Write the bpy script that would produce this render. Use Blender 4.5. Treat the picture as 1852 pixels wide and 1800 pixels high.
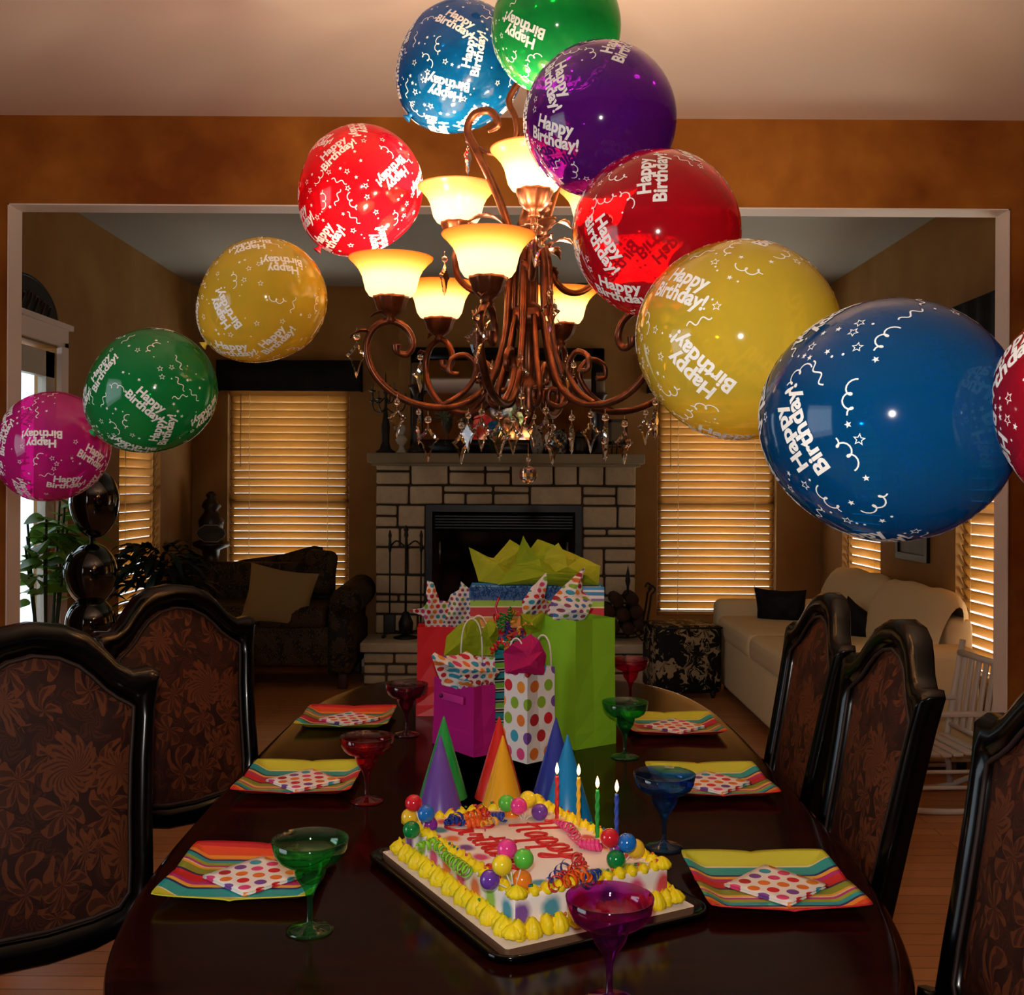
import bpy, bmesh, math, random
from mathutils import Vector, Matrix, Euler
PI = math.pi
random.seed(7)
C = bpy.context.scene.collection
SC = bpy.context.scene
for o in list(bpy.data.objects): bpy.data.objects.remove(o, do_unlink=True)

# ---------------------------------------------------------------- camera, world, exposure
F = 1950.0; CX = 926.0; CY = 880.0; CAMZ = 1.44; ROLL = math.radians(0.32)
cam_d = bpy.data.cameras.new('camera'); cam = bpy.data.objects.new('camera', cam_d); C.objects.link(cam)
cam.location = (0, 0, CAMZ)
cam.rotation_euler = (Matrix.Rotation(math.radians(90), 4, 'X') @ Matrix.Rotation(ROLL, 4, 'Z')).to_euler()
cam_d.sensor_width = 36; cam_d.lens = F / 1852 * 36; cam_d.shift_y = -20 / 1852
cam_d.clip_start = .05
SC.camera = cam
vs = SC.view_settings
vs.view_transform = 'Standard'; vs.look = 'None'; vs.gamma = 1; vs.use_curve_mapping = False
vs.exposure = 0.0
W = bpy.data.worlds.new('sky'); SC.world = W; W.use_nodes = True
bg = W.node_tree.nodes['Background']; bg.inputs[0].default_value = (.88, .96, 1.0, 1); bg.inputs[1].default_value = 2.4

def light(name, kind, loc, energy, color=(1, 1, 1), size=.05, size_y=None, rot=(0, 0, 0), parent=None):
    d = bpy.data.lights.new(name, kind); d.energy = energy; d.color = color
    if kind == 'AREA':
        d.size = size
        if size_y: d.shape = 'RECTANGLE'; d.size_y = size_y
    elif kind in ('POINT', 'SPOT'): d.shadow_soft_size = size
    o = bpy.data.objects.new(name, d); o.location = loc; o.rotation_euler = rot; C.objects.link(o)
    if parent: o.parent = parent
    return o
# camera flash just above the lens (its glints show on balloons and glasses)
fl = light('camera_flash', 'SPOT', (-.02, -.02, 1.58), 70, (1, .93, .86), .025, rot=(math.radians(84), 0, 0))
fl.data.spot_size = math.radians(95); fl.data.spot_blend = .8
# cool daylight through the dining room's side window (left)
light('side_window_daylight', 'AREA', (-2.93, .9, 1.5), 10, (.62, .82, 1), 1.0, 1.5, (0, math.radians(-90), 0))
# daylight standing outside each blind
OUT = (1, .87, .68)
light('blind_daylight', 'AREA', (-1.785, 8.98, 1.3), 46, OUT, 1.0, 1.8, (math.radians(-90), 0, 0))
light('blind_daylight', 'AREA', (1.635, 8.98, 1.3), 60, OUT, 1.0, 1.8, (math.radians(-90), 0, 0))
light('blind_daylight', 'AREA', (-2.98, 7.4, 1.3), 36, OUT, 1.8, .9, (0, math.radians(-90), 0))
light('blind_daylight', 'AREA', (2.88, 7.62, 1.3), 70, OUT, 1.8, .9, (0, math.radians(90), 0))
light('blind_daylight', 'AREA', (2.88, 5.52, 1.3), 85, OUT, 1.8, .9, (0, math.radians(90), 0))

def P(px, py, d):
    dx = px - CX; dy = py - CY; c = math.cos(ROLL); s = math.sin(ROLL)
    x = dx * c + dy * s; y = -dx * s + dy * c
    return Vector((x * d / F, d, CAMZ - y * d / F))
TZ = .76
def T(px, py, z=TZ):
    dx = px - CX; dy = py - CY; c = math.cos(ROLL); s = math.sin(ROLL)
    x = dx * c + dy * s; y = -dx * s + dy * c
    d = F * (CAMZ - z) / y
    return Vector((x * d / F, d, z))

# ---------------------------------------------------------------- materials
def lin(c):
    if isinstance(c, str):
        c = tuple(int(c[i:i + 2], 16) / 255 for i in (0, 2, 4))
        return tuple(x / 12.92 if x <= .04045 else ((x + .055) / 1.055) ** 2.4 for x in c) + (1,)
    return tuple(c[:3]) + (1,)
class NT:
    def __init__(s, name):
        s.m = bpy.data.materials.new(name); s.m.use_nodes = True; s.t = s.m.node_tree; s.t.nodes.clear()
        s.out = s.n('ShaderNodeOutputMaterial')
    def n(s, t, **k):
        x = s.t.nodes.new(t)
        for a, b in k.items(): setattr(x, a, b)
        return x
    def l(s, a, b): s.t.links.new(a, b)
    def set(s, inp, v):
        if hasattr(v, 'is_output') or isinstance(v, bpy.types.NodeSocket): s.l(v, inp)
        else: inp.default_value = v
    def math(s, op, a, b=None, c=None):
        x = s.n('ShaderNodeMath', operation=op); s.set(x.inputs[0], a)
        if b is not None: s.set(x.inputs[1], b)
        if c is not None: s.set(x.inputs[2], c)
        return x.outputs[0]
    def vmath(s, op, a, b=None):
        x = s.n('ShaderNodeVectorMath', operation=op); s.set(x.inputs[0], a)
        if b is not None: s.set(x.inputs[1], b)
        return x.outputs['Value'] if op in ('LENGTH', 'DISTANCE', 'DOT_PRODUCT') else x.outputs[0]
    def coord(s, which='Object', scale=1, loc=(0, 0, 0), rot=(0, 0, 0)):
        tc = s.n('ShaderNodeTexCoord'); mp = s.n('ShaderNodeMapping')
        mp.inputs['Location'].default_value = loc; mp.inputs['Rotation'].default_value = rot
        mp.inputs['Scale'].default_value = (scale,) * 3 if not isinstance(scale, tuple) else scale
        s.l(tc.outputs[which], mp.inputs[0]); return mp.outputs[0]
    def noise(s, v, sc, det=2, dist=0):
        x = s.n('ShaderNodeTexNoise'); s.l(v, x.inputs['Vector']); x.inputs['Scale'].default_value = sc
        x.inputs['Detail'].default_value = det; x.inputs['Distortion'].default_value = dist; return x.outputs
    def ramp(s, f, pts, const=False):
        x = s.n('ShaderNodeValToRGB'); r = x.color_ramp; r.interpolation = 'CONSTANT' if const else 'LINEAR'
        while len(r.elements) < len(pts): r.elements.new(1)
        for e, (p, c) in zip(r.elements, sorted(pts, key=lambda q: q[0])): e.position = p; e.color = lin(c)
        s.set(x.inputs[0], f); return x.outputs[0]
    def mix(s, f, a, b):
        x = s.n('ShaderNodeMix', data_type='RGBA'); s.set(x.inputs[0], f)
        s.set(x.inputs[6], a if isinstance(a, bpy.types.NodeSocket) else lin(a)); s.set(x.inputs[7], b if isinstance(b, bpy.types.NodeSocket) else lin(b))
        return x.outputs[2]
    def bsdf(s, col, rough=.5, metal=0, spec=.5, coat=0, emis=None, es=0, trans=0, ior=1.45, alpha=1, bump=None, bs=.3, bd=.01, sheen=0):
        b = s.n('ShaderNodeBsdfPrincipled'); I = b.inputs
        s.set(I['Base Color'], col if isinstance(col, bpy.types.NodeSocket) else lin(col)); s.set(I['Roughness'], rough); I['Metallic'].default_value = metal
        I['Specular IOR Level'].default_value = spec; I['Coat Weight'].default_value = coat; I['Coat Roughness'].default_value = .05
        I['Transmission Weight'].default_value = trans; I['IOR'].default_value = ior; I['Alpha'].default_value = alpha
        I['Sheen Weight'].default_value = sheen
        if emis: I['Emission Color'].default_value = lin(emis); I['Emission Strength'].default_value = es
        if bump is not None:
            u = s.n('ShaderNodeBump'); u.inputs['Strength'].default_value = bs; u.inputs['Distance'].default_value = bd
            s.l(bump, u.inputs['Height']); s.l(u.outputs[0], I['Normal'])
        s.l(b.outputs[0], s.out.inputs[0]); return b
MC = {}
def mat(name, col, **k):
    if name in MC: return MC[name]
    t = NT(name); t.bsdf(col, **k); MC[name] = t.m; return t.m
def schlick(t):
    lw = t.n('ShaderNodeLayerWeight'); lw.inputs[0].default_value = .5
    return t.math('ADD', .045, t.math('MULTIPLY', t.math('POWER', lw.outputs['Facing'], 4.5), .9))
def mat_thin(name, col, solid=.35, rough=.05, tint=None, body=None, coat=0):
    """thin coloured film: tinted see-through mixed with a glossy coloured skin"""
    if name in MC: return MC[name]
    t = NT(name); b = t.bsdf(body or col, rough=rough, coat=coat)
    tr = t.n('ShaderNodeBsdfTransparent'); tr.inputs[0].default_value = lin(tint or col)
    fr = schlick(t)
    f = t.math('MAXIMUM', solid, fr) if solid > 0 else fr
    mx = t.n('ShaderNodeMixShader'); t.l(f, mx.inputs[0]); t.l(tr.outputs[0], mx.inputs[1]); t.l(b.outputs[0], mx.inputs[2])
    t.l(mx.outputs[0], t.out.inputs[0]); MC[name] = t.m; return t.m
def mat_tinted(name, tint, glossc='ffffff', rough=.03):
    """clear coloured plastic: see-through film with fresnel reflection"""
    if name in MC: return MC[name]
    t = NT(name); tr = t.n('ShaderNodeBsdfTransparent'); tr.inputs[0].default_value = lin(tint)
    gl = t.n('ShaderNodeBsdfAnisotropic'); gl.inputs['Roughness'].default_value = rough; gl.inputs[0].default_value = lin(glossc)
    df = t.n('ShaderNodeBsdfDiffuse'); df.inputs[0].default_value = lin(tint)
    m0 = t.n('ShaderNodeMixShader'); m0.inputs[0].default_value = .012; t.l(tr.outputs[0], m0.inputs[1]); t.l(df.outputs[0], m0.inputs[2])
    fr = schlick(t); mx = t.n('ShaderNodeMixShader')
    t.l(fr, mx.inputs[0]); t.l(m0.outputs[0], mx.inputs[1]); t.l(gl.outputs[0], mx.inputs[2]); t.l(mx.outputs[0], t.out.inputs[0]); MC[name] = t.m; return t.m
def mat_paper(name, col, trans=.35, rough=.7):
    if name in MC: return MC[name]
    t = NT(name); b = t.bsdf(col, rough=rough, spec=.25)
    tr = t.n('ShaderNodeBsdfTranslucent'); tr.inputs[0].default_value = lin(col)
    mx = t.n('ShaderNodeMixShader'); mx.inputs[0].default_value = trans
    t.l(b.outputs[0], mx.inputs[1]); t.l(tr.outputs[0], mx.inputs[2]); t.l(mx.outputs[0], t.out.inputs[0]); MC[name] = t.m; return t.m
DOTPAL = ['d8202c', '8cb22a', 'e8792a', '7a4a9c', 'e0457e', '3aa0b8', 'b8242c', 'f0922a']
def mat_dots(name, pitch, rad, base='f2ece6', pal=DOTPAL, axes='xy', coord='Object', translucent=0):
    """staggered rows of coloured dots printed on white paper"""
    if name in MC: return MC[name]
    t = NT(name); v = t.coord(coord); sp = t.n('ShaderNodeSeparateXYZ'); t.l(v, sp.inputs[0])
    g = {'x': sp.outputs[0], 'y': sp.outputs[1], 'z': sp.outputs[2]}
    if coord == 'UV': g['x'], g['y'] = sp.outputs[0], sp.outputs[1]
    g['s'] = t.math('SUBTRACT', g['y'], g['x'])
    a = t.math('DIVIDE', g[axes[0]], pitch); b = t.math('DIVIDE', g[axes[1]], pitch * .87)
    row = t.math('FLOOR', b); odd = t.math('MULTIPLY', t.math('MODULO', t.math('ADD', row, 200), 2), .5)
    a2 = t.math('ADD', a, odd); col = t.math('FLOOR', a2)
    fa = t.math('SUBTRACT', t.math('SUBTRACT', a2, col), .5); fb = t.math('SUBTRACT', t.math('SUBTRACT', b, row), .5)
    fb = t.math('MULTIPLY', fb, .87)
    r2 = t.math('SQRT', t.math('ADD', t.math('MULTIPLY', fa, fa), t.math('MULTIPLY', fb, fb)))
    inside = t.math('LESS_THAN', r2, rad)
    cb = t.n('ShaderNodeCombineXYZ'); t.l(col, cb.inputs[0]); t.l(row, cb.inputs[1])
    wn = t.n('ShaderNodeTexWhiteNoise', noise_dimensions='3D'); t.l(cb.outputs[0], wn.inputs[0])
    pc = t.ramp(wn.outputs[0], [(i / len(pal), c) for i, c in enumerate(pal)], True)
    c = t.mix(inside, base, pc); b = t.bsdf(c, rough=.6)
    if translucent:
        tr = t.n('ShaderNodeBsdfTranslucent'); t.l(c, tr.inputs[0]); mx = t.n('ShaderNodeMixShader'); mx.inputs[0].default_value = translucent
        t.l(b.outputs[0], mx.inputs[1]); t.l(tr.outputs[0], mx.inputs[2]); t.l(mx.outputs[0], t.out.inputs[0])
    MC[name] = t.m; return t.m
def mat_stripes(name, stops, axis='Y', coord='Generated', rough=.45, scale=1):
    if name in MC: return MC[name]
    t = NT(name); v = t.coord(coord); sp = t.n('ShaderNodeSeparateXYZ'); t.l(v, sp.inputs[0])
    f = sp.outputs['XYZ'.index(axis)]
    if scale != 1: f = t.math('FRACT', t.math('MULTIPLY', f, scale))
    t.bsdf(t.ramp(f, stops, True), rough=rough); MC[name] = t.m; return t.m

# mottled rag-rolled wall paint
def mat_wall(name, c1, c2, c3, rough=.75):
    t = NT(name); v = t.coord('Object'); n = t.noise(v, 1.7, 6, .4)[0]; n2 = t.noise(v, 5, 4)[0]
    f = t.math('ADD', t.math('MULTIPLY', n, .65), t.math('MULTIPLY', n2, .35))
    t.bsdf(t.ramp(f, [(.36, c1), (.5, c2), (.64, c3)]), rough=rough, spec=.2, bump=n2, bs=.08); MC[name] = t.m; return t.m
M_WALL = mat_wall('faux_orange_paint', '7a4012', '965a1e', 'ad6e28')
M_TAN = mat_wall('tan_paint', '946a38', '9c7240', 'a67c46')
M_RED = mat_wall('dark_red_paint', '50181a', '5c1c1c', '682220')
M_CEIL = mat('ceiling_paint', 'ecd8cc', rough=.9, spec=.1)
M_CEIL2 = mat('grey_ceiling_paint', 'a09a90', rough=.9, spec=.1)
M_TRIM = mat('white_trim_paint', 'f0e0d6', rough=.45)
M_BLACK = mat('black_metal', '0b0b0c', rough=.45)
M_WROD = mat('dark_brown_wood', '22120b', rough=.35)
M_BLACKW = mat('black_lacquered_wood', '040303', rough=.2, spec=.22, coat=.08)
def m_table():
    t = NT('cherry_table_wood'); v = t.coord('Object', (1.2, 12, 1)); n = t.noise(v, 3, 6, 1.0)[0]
    t.bsdf(t.ramp(n, [(.3, '160302'), (.55, '240704'), (.75, '2e0b05')]), rough=.14, spec=.16); return t.m
M_TABLE = m_table()
def m_floor():
    t = NT('oak_floor'); v = t.coord('Object'); br = t.n('ShaderNodeTexBrick'); t.l(v, br.inputs[0])
    br.offset = .37; br.inputs['Scale'].default_value = 1; br.inputs['Brick Width'].default_value = 1.1; br.inputs['Row Height'].default_value = .083
    br.inputs['Mortar Size'].default_value = .0018; br.inputs['Color1'].default_value = lin('cc8c58'); br.inputs['Color2'].default_value = lin('b47848'); br.inputs['Mortar'].default_value = lin('2a140a')
    n = t.noise(t.coord('Object', (2, 28, 1)), 3, 5, .6)[0]
    c = t.mix(t.math('MULTIPLY', n, .5), br.outputs[0], '7c4a28'); t.bsdf(c, rough=.3, spec=.4); return t.m
M_FLOOR = m_floor()
def m_damask(name, dark, mid, light_, sc=6, axes=(1, 2), rough=.6, shade=None):
    """large flower heads and curling lobed leaves woven in two tones over a dark ground"""
    t = NT(name); v = t.coord('Object'); nz = t.noise(v, 9, 2)[1]
    dv = t.vmath('SCALE', t.vmath('SUBTRACT', nz, (.5, .5, .5))); dv.node.inputs['Scale'].default_value = .75 / sc
    vv = t.vmath('ADD', v, dv)
    def motif(scale, off, n, swirl, rad, amp):
        q = t.vmath('ADD', vv, off); q = t.vmath('MULTIPLY', q, (1, 1, .8))
        vo = t.n('ShaderNodeTexVoronoi'); t.l(q, vo.inputs['Vector']); vo.inputs['Scale'].default_value = scale; vo.inputs['Randomness'].default_value = .55
        d = t.vmath('SUBTRACT', q, vo.outputs['Position']); sp = t.n('ShaderNodeSeparateXYZ'); t.l(d, sp.inputs[0])
        r = vo.outputs['Distance']; th = t.math('ARCTAN2', sp.outputs[axes[0]], sp.outputs[axes[1]])
        ph = t.math('ADD', t.math('MULTIPLY', th, n), t.math('MULTIPLY', r, swirl))
        lobe = t.math('ABSOLUTE', t.math('SINE', t.math('MULTIPLY', ph, .5)))
        mask = t.math('LESS_THAN', r, t.math('ADD', t.math('MULTIPLY', lobe, amp), rad))
        rim = t.math('LESS_THAN', r, t.math('ADD', t.math('MULTIPLY', lobe, amp), rad - .07))
        vein = t.math('GREATER_THAN', t.math('SINE', t.math('ADD', t.math('MULTIPLY', ph, 2), t.math('MULTIPLY', r, 26))), .35)
        return mask, rim, vein
    m2, r2, v2 = motif(sc * 1.55, (.31, .07, .13), 5, -9, .2, .42)
    m3, r3, v3 = motif(sc * 2.3, (.11, .27, .05), 4, 11, .2, .45)
    m1, r1, v1 = motif(sc, (0, 0, 0), 11, 5, .27, .17)
    c = t.mix(m3, dark, mid); c = t.mix(t.math('MULTIPLY', r3, v3), c, dark)
    c = t.mix(m2, c, light_); c = t.mix(r2, c, mid); c = t.mix(t.math('MULTIPLY', r2, v2), c, light_)
    c = t.mix(m1, c, light_); c = t.mix(t.math('MULTIPLY', r1, v1), c, mid)
    fine = t.noise(v, 260, 1)[0]; big = t.noise(v, 6, 2)[0]
    c = t.mix(t.math('MULTIPLY', fine, .5), c, shade or dark); c = t.mix(t.math('MULTIPLY', big, .35), c, shade or dark)
    t.bsdf(c, rough=rough, spec=.25); return t.m
M_DAM = m_damask('brown_damask', '2a0f0a', '4c1c0e', '7c3418')
M_DAMBW = m_damask('black_cream_damask', 'c0aa80', '0d0b0a', '0a0908', sc=4.4, axes=(0, 2), shade='0a0908')
M_FLORAL = m_damask('dark_floral_upholstery', '15110c', '241d14', '5a4422', sc=9, axes=(0, 2))
M_CREAM = mat('cream_upholstery', 'dcc496', rough=.85)

# ---------------------------------------------------------------- mesh collector
class MB:
    def __init__(s): s.v = []; s.f = []; s.mi = []; s.sm = []; s.uv = None
    def add(s, vs_, fs, m=0, smooth=False, M=None):
        b = len(s.v)
        for p in vs_:
            p = Vector(p); s.v.append(M @ p if M is not None else p)
        for f in fs: s.f.append([b + i for i in f]); s.mi.append(m); s.sm.append(smooth)
        return s
    def box(s, c, sz, m=0, M=None, rot=None):
        x, y, z = [a / 2 for a in sz]
        vs_ = [(i * x, j * y, k * z) for i in (-1, 1) for j in (-1, 1) for k in (-1, 1)]
        R = Matrix.Translation(c) @ (Euler(rot).to_matrix().to_4x4() if rot else Matrix())
        if M is not None: R = M @ R
        return s.add(vs_, [(0, 1, 3, 2), (4, 6, 7, 5), (0, 4, 5, 1), (2, 3, 7, 6), (0, 2, 6, 4), (1, 5, 7, 3)], m, False, R)
    def rbox(s, c, sz, r=.02, m=0, seg=3, M=None, rot=None, puff=0):
        bm = bmesh.new(); bmesh.ops.create_cube(bm, size=1)
        for v in bm.verts: v.co = Vector((v.co.x * sz[0], v.co.y * sz[1], v.co.z * sz[2]))
        bmesh.ops.bevel(bm, geom=bm.edges[:], offset=r, segments=seg, profile=.5, affect='EDGES')
        if puff:
            bmesh.ops.subdivide_edges(bm, edges=bm.edges[:], cuts=4, use_grid_fill=True)
            for v in bm.verts:
                q = [v.co[i] / (sz[i] / 2) for i in range(3)]
                k = 1 + puff * ((1 - min(1, abs(q[0])) ** 2) * (1 - min(1, abs(q[1])) ** 2) if abs(q[2]) > .5 else 0)
                v.co.z *= k
        bm.verts.ensure_lookup_table(); bm.verts.index_update()
        R = Matrix.Translation(c) @ (Euler(rot).to_matrix().to_4x4() if rot else Matrix())
        if M is not None: R = M @ R
        s.add([v.co.copy() for v in bm.verts], [[v.index for v in f.verts] for f in bm.faces], m, True, R); bm.free(); return s
    def tube(s, path, r, n=8, m=0, closed=False, caps=True, M=None, flat=1):
        pts = [Vector(p) for p in path]; N = len(pts)
        rr = r if callable(r) else (lambda t: r)
        tang = []
        for i in range(N):
            a = pts[(i - 1) % N] if (closed or i > 0) else pts[i]; b = pts[(i + 1) % N] if (closed or i < N - 1) else pts[i]
            t = (b - a); tang.append(t.normalized() if t.length > 1e-9 else Vector((0, 0, 1)))
        up = Vector((0, 0, 1)) if abs(tang[0].z) < .9 else Vector((0, 1, 0))
        nrm = (up - tang[0] * up.dot(tang[0])).normalized()
        vs_ = []
        for i in range(N):
            nrm = (nrm - tang[i] * nrm.dot(tang[i]))
            nrm = nrm.normalized() if nrm.length > 1e-6 else tang[i].orthogonal().normalized()
            bn = tang[i].cross(nrm); R = rr(i / max(1, N - 1))
            for k in range(n):
                a = 2 * PI * k / n; vs_.append(pts[i] + nrm * math.cos(a) * R * flat + bn * math.sin(a) * R)
        fs = []
        for i in range(N if closed else N - 1):
            for k in range(n):
                j = (i + 1) % N; fs.append((i * n + k, i * n + (k + 1) % n, j * n + (k + 1) % n, j * n + k))
        if caps and not closed: fs.append(tuple(range(n))[::-1]); fs.append(tuple((N - 1) * n + k for k in range(n)))
        return s.add(vs_, fs, m, True, M)
    def cyl(s, a, b, r, n=12, m=0, r2=None, M=None):
        return s.tube([a, b], lambda t: r + (r2 - r) * t if r2 is not None else r, n, m, M=M)
    def lathe(s, prof, n=32, m=0, c=(0, 0, 0), M=None, cap=True, smooth=True, flute=0, nf=8):
        vs_ = []; fs = []; K = len(prof)
        for i, (r, z) in enumerate(prof):
            for k in range(n):
                a = 2 * PI * k / n; q = r * (1 + flute * math.cos(nf * a)); vs_.append((c[0] + q * math.cos(a), c[1] + q * math.sin(a), c[2] + z))
        for i in range(K - 1):
            for k in range(n): fs.append((i * n + k, i * n + (k + 1) % n, (i + 1) * n + (k + 1) % n, (i + 1) * n + k))
        if cap:
            if prof[0][0] > 1e-6: fs.append(tuple(range(n))[::-1])
            if prof[-1][0] > 1e-6: fs.append(tuple((K - 1) * n + k for k in range(n)))
        return s.add(vs_, fs, m, smooth, M)
    def ball(s, c, r, m=0, n=14, sc=(1, 1, 1), M=None):
        pr = [(max(1e-4, math.sin(PI * i / n)) , -math.cos(PI * i / n)) for i in range(n + 1)]
        R = Matrix.Translation(c) @ Matrix.Diagonal((r * sc[0], r * sc[1], r * sc[2], 1))
        if M is not None: R = M @ R
        return s.lathe(pr, n * 2 if n > 6 else 10, m, M=R, cap=False)
    def prism(s, poly, h, m=0, M=None, smooth=False):
        """2D polygon in local xy extruded h in z"""
        n = len(poly); vs_ = [(x, y, 0) for x, y in poly] + [(x, y, h) for x, y in poly]
        fs = [tuple(range(n))[::-1], tuple(range(n, 2 * n))] + [(i, (i + 1) % n, n + (i + 1) % n, n + i) for i in range(n)]
        return s.add(vs_, fs, m, smooth, M)
    def grid(s, fn, nu, nv, m=0, smooth=True, M=None):
        vs_ = [fn(i / nu, j / nv) for j in range(nv + 1) for i in range(nu + 1)]
        fs = [(j * (nu + 1) + i, j * (nu + 1) + i + 1, (j + 1) * (nu + 1) + i + 1, (j + 1) * (nu + 1) + i) for j in range(nv) for i in range(nu)]
        return s.add(vs_, fs, m, smooth, M)
    def mesh(s, name, mats):
        me = bpy.data.meshes.new(name); me.from_pydata([tuple(v) for v in s.v], [], s.f); me.validate(clean_customdata=False)
        for m in (mats if isinstance(mats, (list, tuple)) else [mats]): me.materials.append(m)
        if len(me.polygons) == len(s.f):
            me.polygons.foreach_set('material_index', s.mi); me.polygons.foreach_set('use_smooth', s.sm)
        me.update(); return me
    def build(s, name, mats, parent=None, loc=None, rot=None):
        o = bpy.data.objects.new(name, s.mesh(name, mats)); C.objects.link(o)
        if loc is not None: o.location = loc
        if rot is not None: o.rotation_euler = rot
        if parent: o.parent = parent
        return o
def tag(o, label=None, cat=None, group=None, kind=None):
    if label: o['label'] = label
    if cat: o['category'] = cat
    if group: o['group'] = group
    if kind: o['kind'] = kind
    return o
def empty(name, loc, rz=0, label=None, cat=None, group=None):
    o = bpy.data.objects.new(name, None); C.objects.link(o); o.location = loc; o.rotation_euler = (0, 0, rz); o.empty_display_size = .05
    return tag(o, label, cat, group)
def copy_tree(o, parent=None):
    c = o.copy(); C.objects.link(c); c.parent = parent
    for ch in list(o.children): copy_tree(ch, c)
    return c
def struct(name, mb, m, **k):
    o = mb.build(name, m, **k); o['kind'] = 'structure'; return o
def smooth_path(pts, n=8, closed=False):
    pts = [Vector(p) for p in pts]; out = []; N = len(pts)
    for i in range(N if closed else N - 1):
        g = lambda k: pts[k % N] if closed else pts[max(0, min(N - 1, k))]
        p0, p1, p2, p3 = g(i - 1), g(i), g(i + 1), g(i + 2)
        for j in range(n):
            t = j / n
            out.append(.5 * ((2 * p1) + (p2 - p0) * t + (2 * p0 - 5 * p1 + 4 * p2 - p3) * t * t + (3 * p1 - p0 - 3 * p2 + p3) * t ** 3))
    if not closed: out.append(pts[-1])
    return out
# ================================================================ SETTING
XL, XR, YM, YF, CZ = -2.55, 2.47, 4.62, 8.6, 3.02
def wall(name, m, a, b, z0, z1, t, holes=()):
    """wall from plan point a to b, thickness t to the left of a->b; holes (u0,u1,z0,z1)"""
    a = Vector((a[0], a[1], 0)); b = Vector((b[0], b[1], 0)); L = (b - a).length; u = (b - a) / L; n = Vector((-u.y, u.x, 0))
    M = Matrix((( u.x, n.x, 0, a.x), (u.y, n.y, 0, a.y), (0, 0, 1, 0), (0, 0, 0, 1)))
    mb = MB(); xs = sorted({0, L} | {h[0] for h in holes} | {h[1] for h in holes})
    for x0, x1 in zip(xs, xs[1:]):
        hs = sorted([(h[2], h[3]) for h in holes if h[0] <= x0 + 1e-6 and h[1] >= x1 - 1e-6]); z = z0
        for h0, h1 in hs + [(z1, z1)]:
            if h0 > z + 1e-6: mb.box(((x0 + x1) / 2, t / 2, (z + h0) / 2), (x1 - x0, t, h0 - z), M=M)
            z = h1
    return struct(name, mb, m)
mb = MB(); mb.box((0, 3.5, -.05), (8.5, 10.6, .1)); struct('floor', mb, M_FLOOR)
mb = MB(); mb.box((0, 1.52, CZ + .05), (6.4, 6.4, .1)); struct('ceiling', mb, M_CEIL)
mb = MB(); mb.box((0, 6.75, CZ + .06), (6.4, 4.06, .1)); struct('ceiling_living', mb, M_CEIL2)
OL, OR_, OT = P(14, 700, YM).x, P(1823, 700, YM).x, P(926, 374, YM).z
wall('wall_middle', M_WALL, (3.1, YM), (-3.1, YM), 0, CZ, -.11, [(3.1 - OR_ - .0, 3.1 - OL, 0, OT)])
wall('wall_left', M_WALL, (-3.0, YM), (-3.0, -1.5), 0, CZ, -.1, [(3.0, 4.5, .7, 2.2)])
wall('wall_right', M_RED, (3.0, -1.5), (3.0, YM), 0, CZ, -.1)
wall('wall_near', M_WALL, (-3.1, -1.55), (3.1, -1.55), 0, CZ, -.1)
WB0, WB1 = .42, 2.21
wall('wall_far', M_TAN, (XR + .1, YF), (XL - .1, YF), 0, CZ + .02, -.15, [(XR + .1 - 2.11, XR + .1 - 1.16, WB0, WB1), (XR + .1 + 1.30, XR + .1 + 2.27, WB0, WB1)])
wall('wall_far_left', M_TAN, (XL, YF), (XL, YM + .11), 0, CZ + .02, -.13, [(YF - 7.82, YF - 7.0, WB0, WB1), (YF - 6.04, YF - 5.2, 0, 2.2)])
wall('wall_far_right', M_TAN, (XR, YM + .11), (XR, YF), 0, CZ + .02, -.13, [(5.02 - YM - .11, 6.0 - YM - .11, WB0, WB1), (7.22 - YM - .11, 8.06 - YM - .11, WB0, WB1)])
# cased opening trim: 0.06 casing, slightly proud, and jamb lining through the wall
cw = 0
mb = MB()
for x, s in ((OL, 1), (OR_, -1)): mb.box((x + s * .003, YM + .052, OT / 2), (.006, .125, OT))
mb.box(((OL + OR_) / 2, YM + .052, OT - .003), (OR_ - OL, .125, .006))
struct('trim_1', mb, M_TRIM)
def base(name, a, b):
    a = Vector(a + (0,)); b = Vector(b + (0,)); c = (a + b) / 2; L = (b - a).length; ang = math.atan2(b.y - a.y, b.x - a.x)
    mb = MB(); mb.box((0, 0, .055), (L, .016, .11)); mb.box((0, 0, .12), (L, .01, .02)); struct(name, mb, M_TRIM, loc=c, rot=(0, 0, ang))
base('baseboard_far', (XL, YF - .009), (-1.1, YF - .009)); base('baseboard_far', (1.0, YF - .009), (XR, YF - .009))
base('baseboard_far_right', (XR - .009, YM + .2), (XR - .009, YF)); base('baseboard_far_left', (XL + .009, 6.15), (XL + .009, YF))
base('baseboard_middle', (OR_ + cw, YM - .009), (3.0, YM - .009)); base('baseboard_middle', (-3.0, YM - .009), (OL - cw, YM - .009))
# windows: white frame, sash bar and glass set in the wall; drawn with the wall's frame matrix
M_GLASS = mat_thin('window_glass', 'ffffff', 0, .0, tint='f4fbff')
def window(n, c, w, h, ang, t=.13):
    o = empty('window_%d' % n, c, ang); o['kind'] = 'structure'
    mb = MB()
    for sx in (-1, 1): mb.box((sx * (w / 2 - .02), .09, 0), (.04, .05, h))
    for z in (-h / 2 + .02, 0, h / 2 - .02): mb.box((0, .09, z), (w, .05, .04))
    mb.build('window_frame', M_TRIM, o)
    mb = MB(); mb.box((0, .1, 0), (w - .07, .004, h - .07)); mb.build('pane', M_GLASS, o)
    return o
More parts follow.
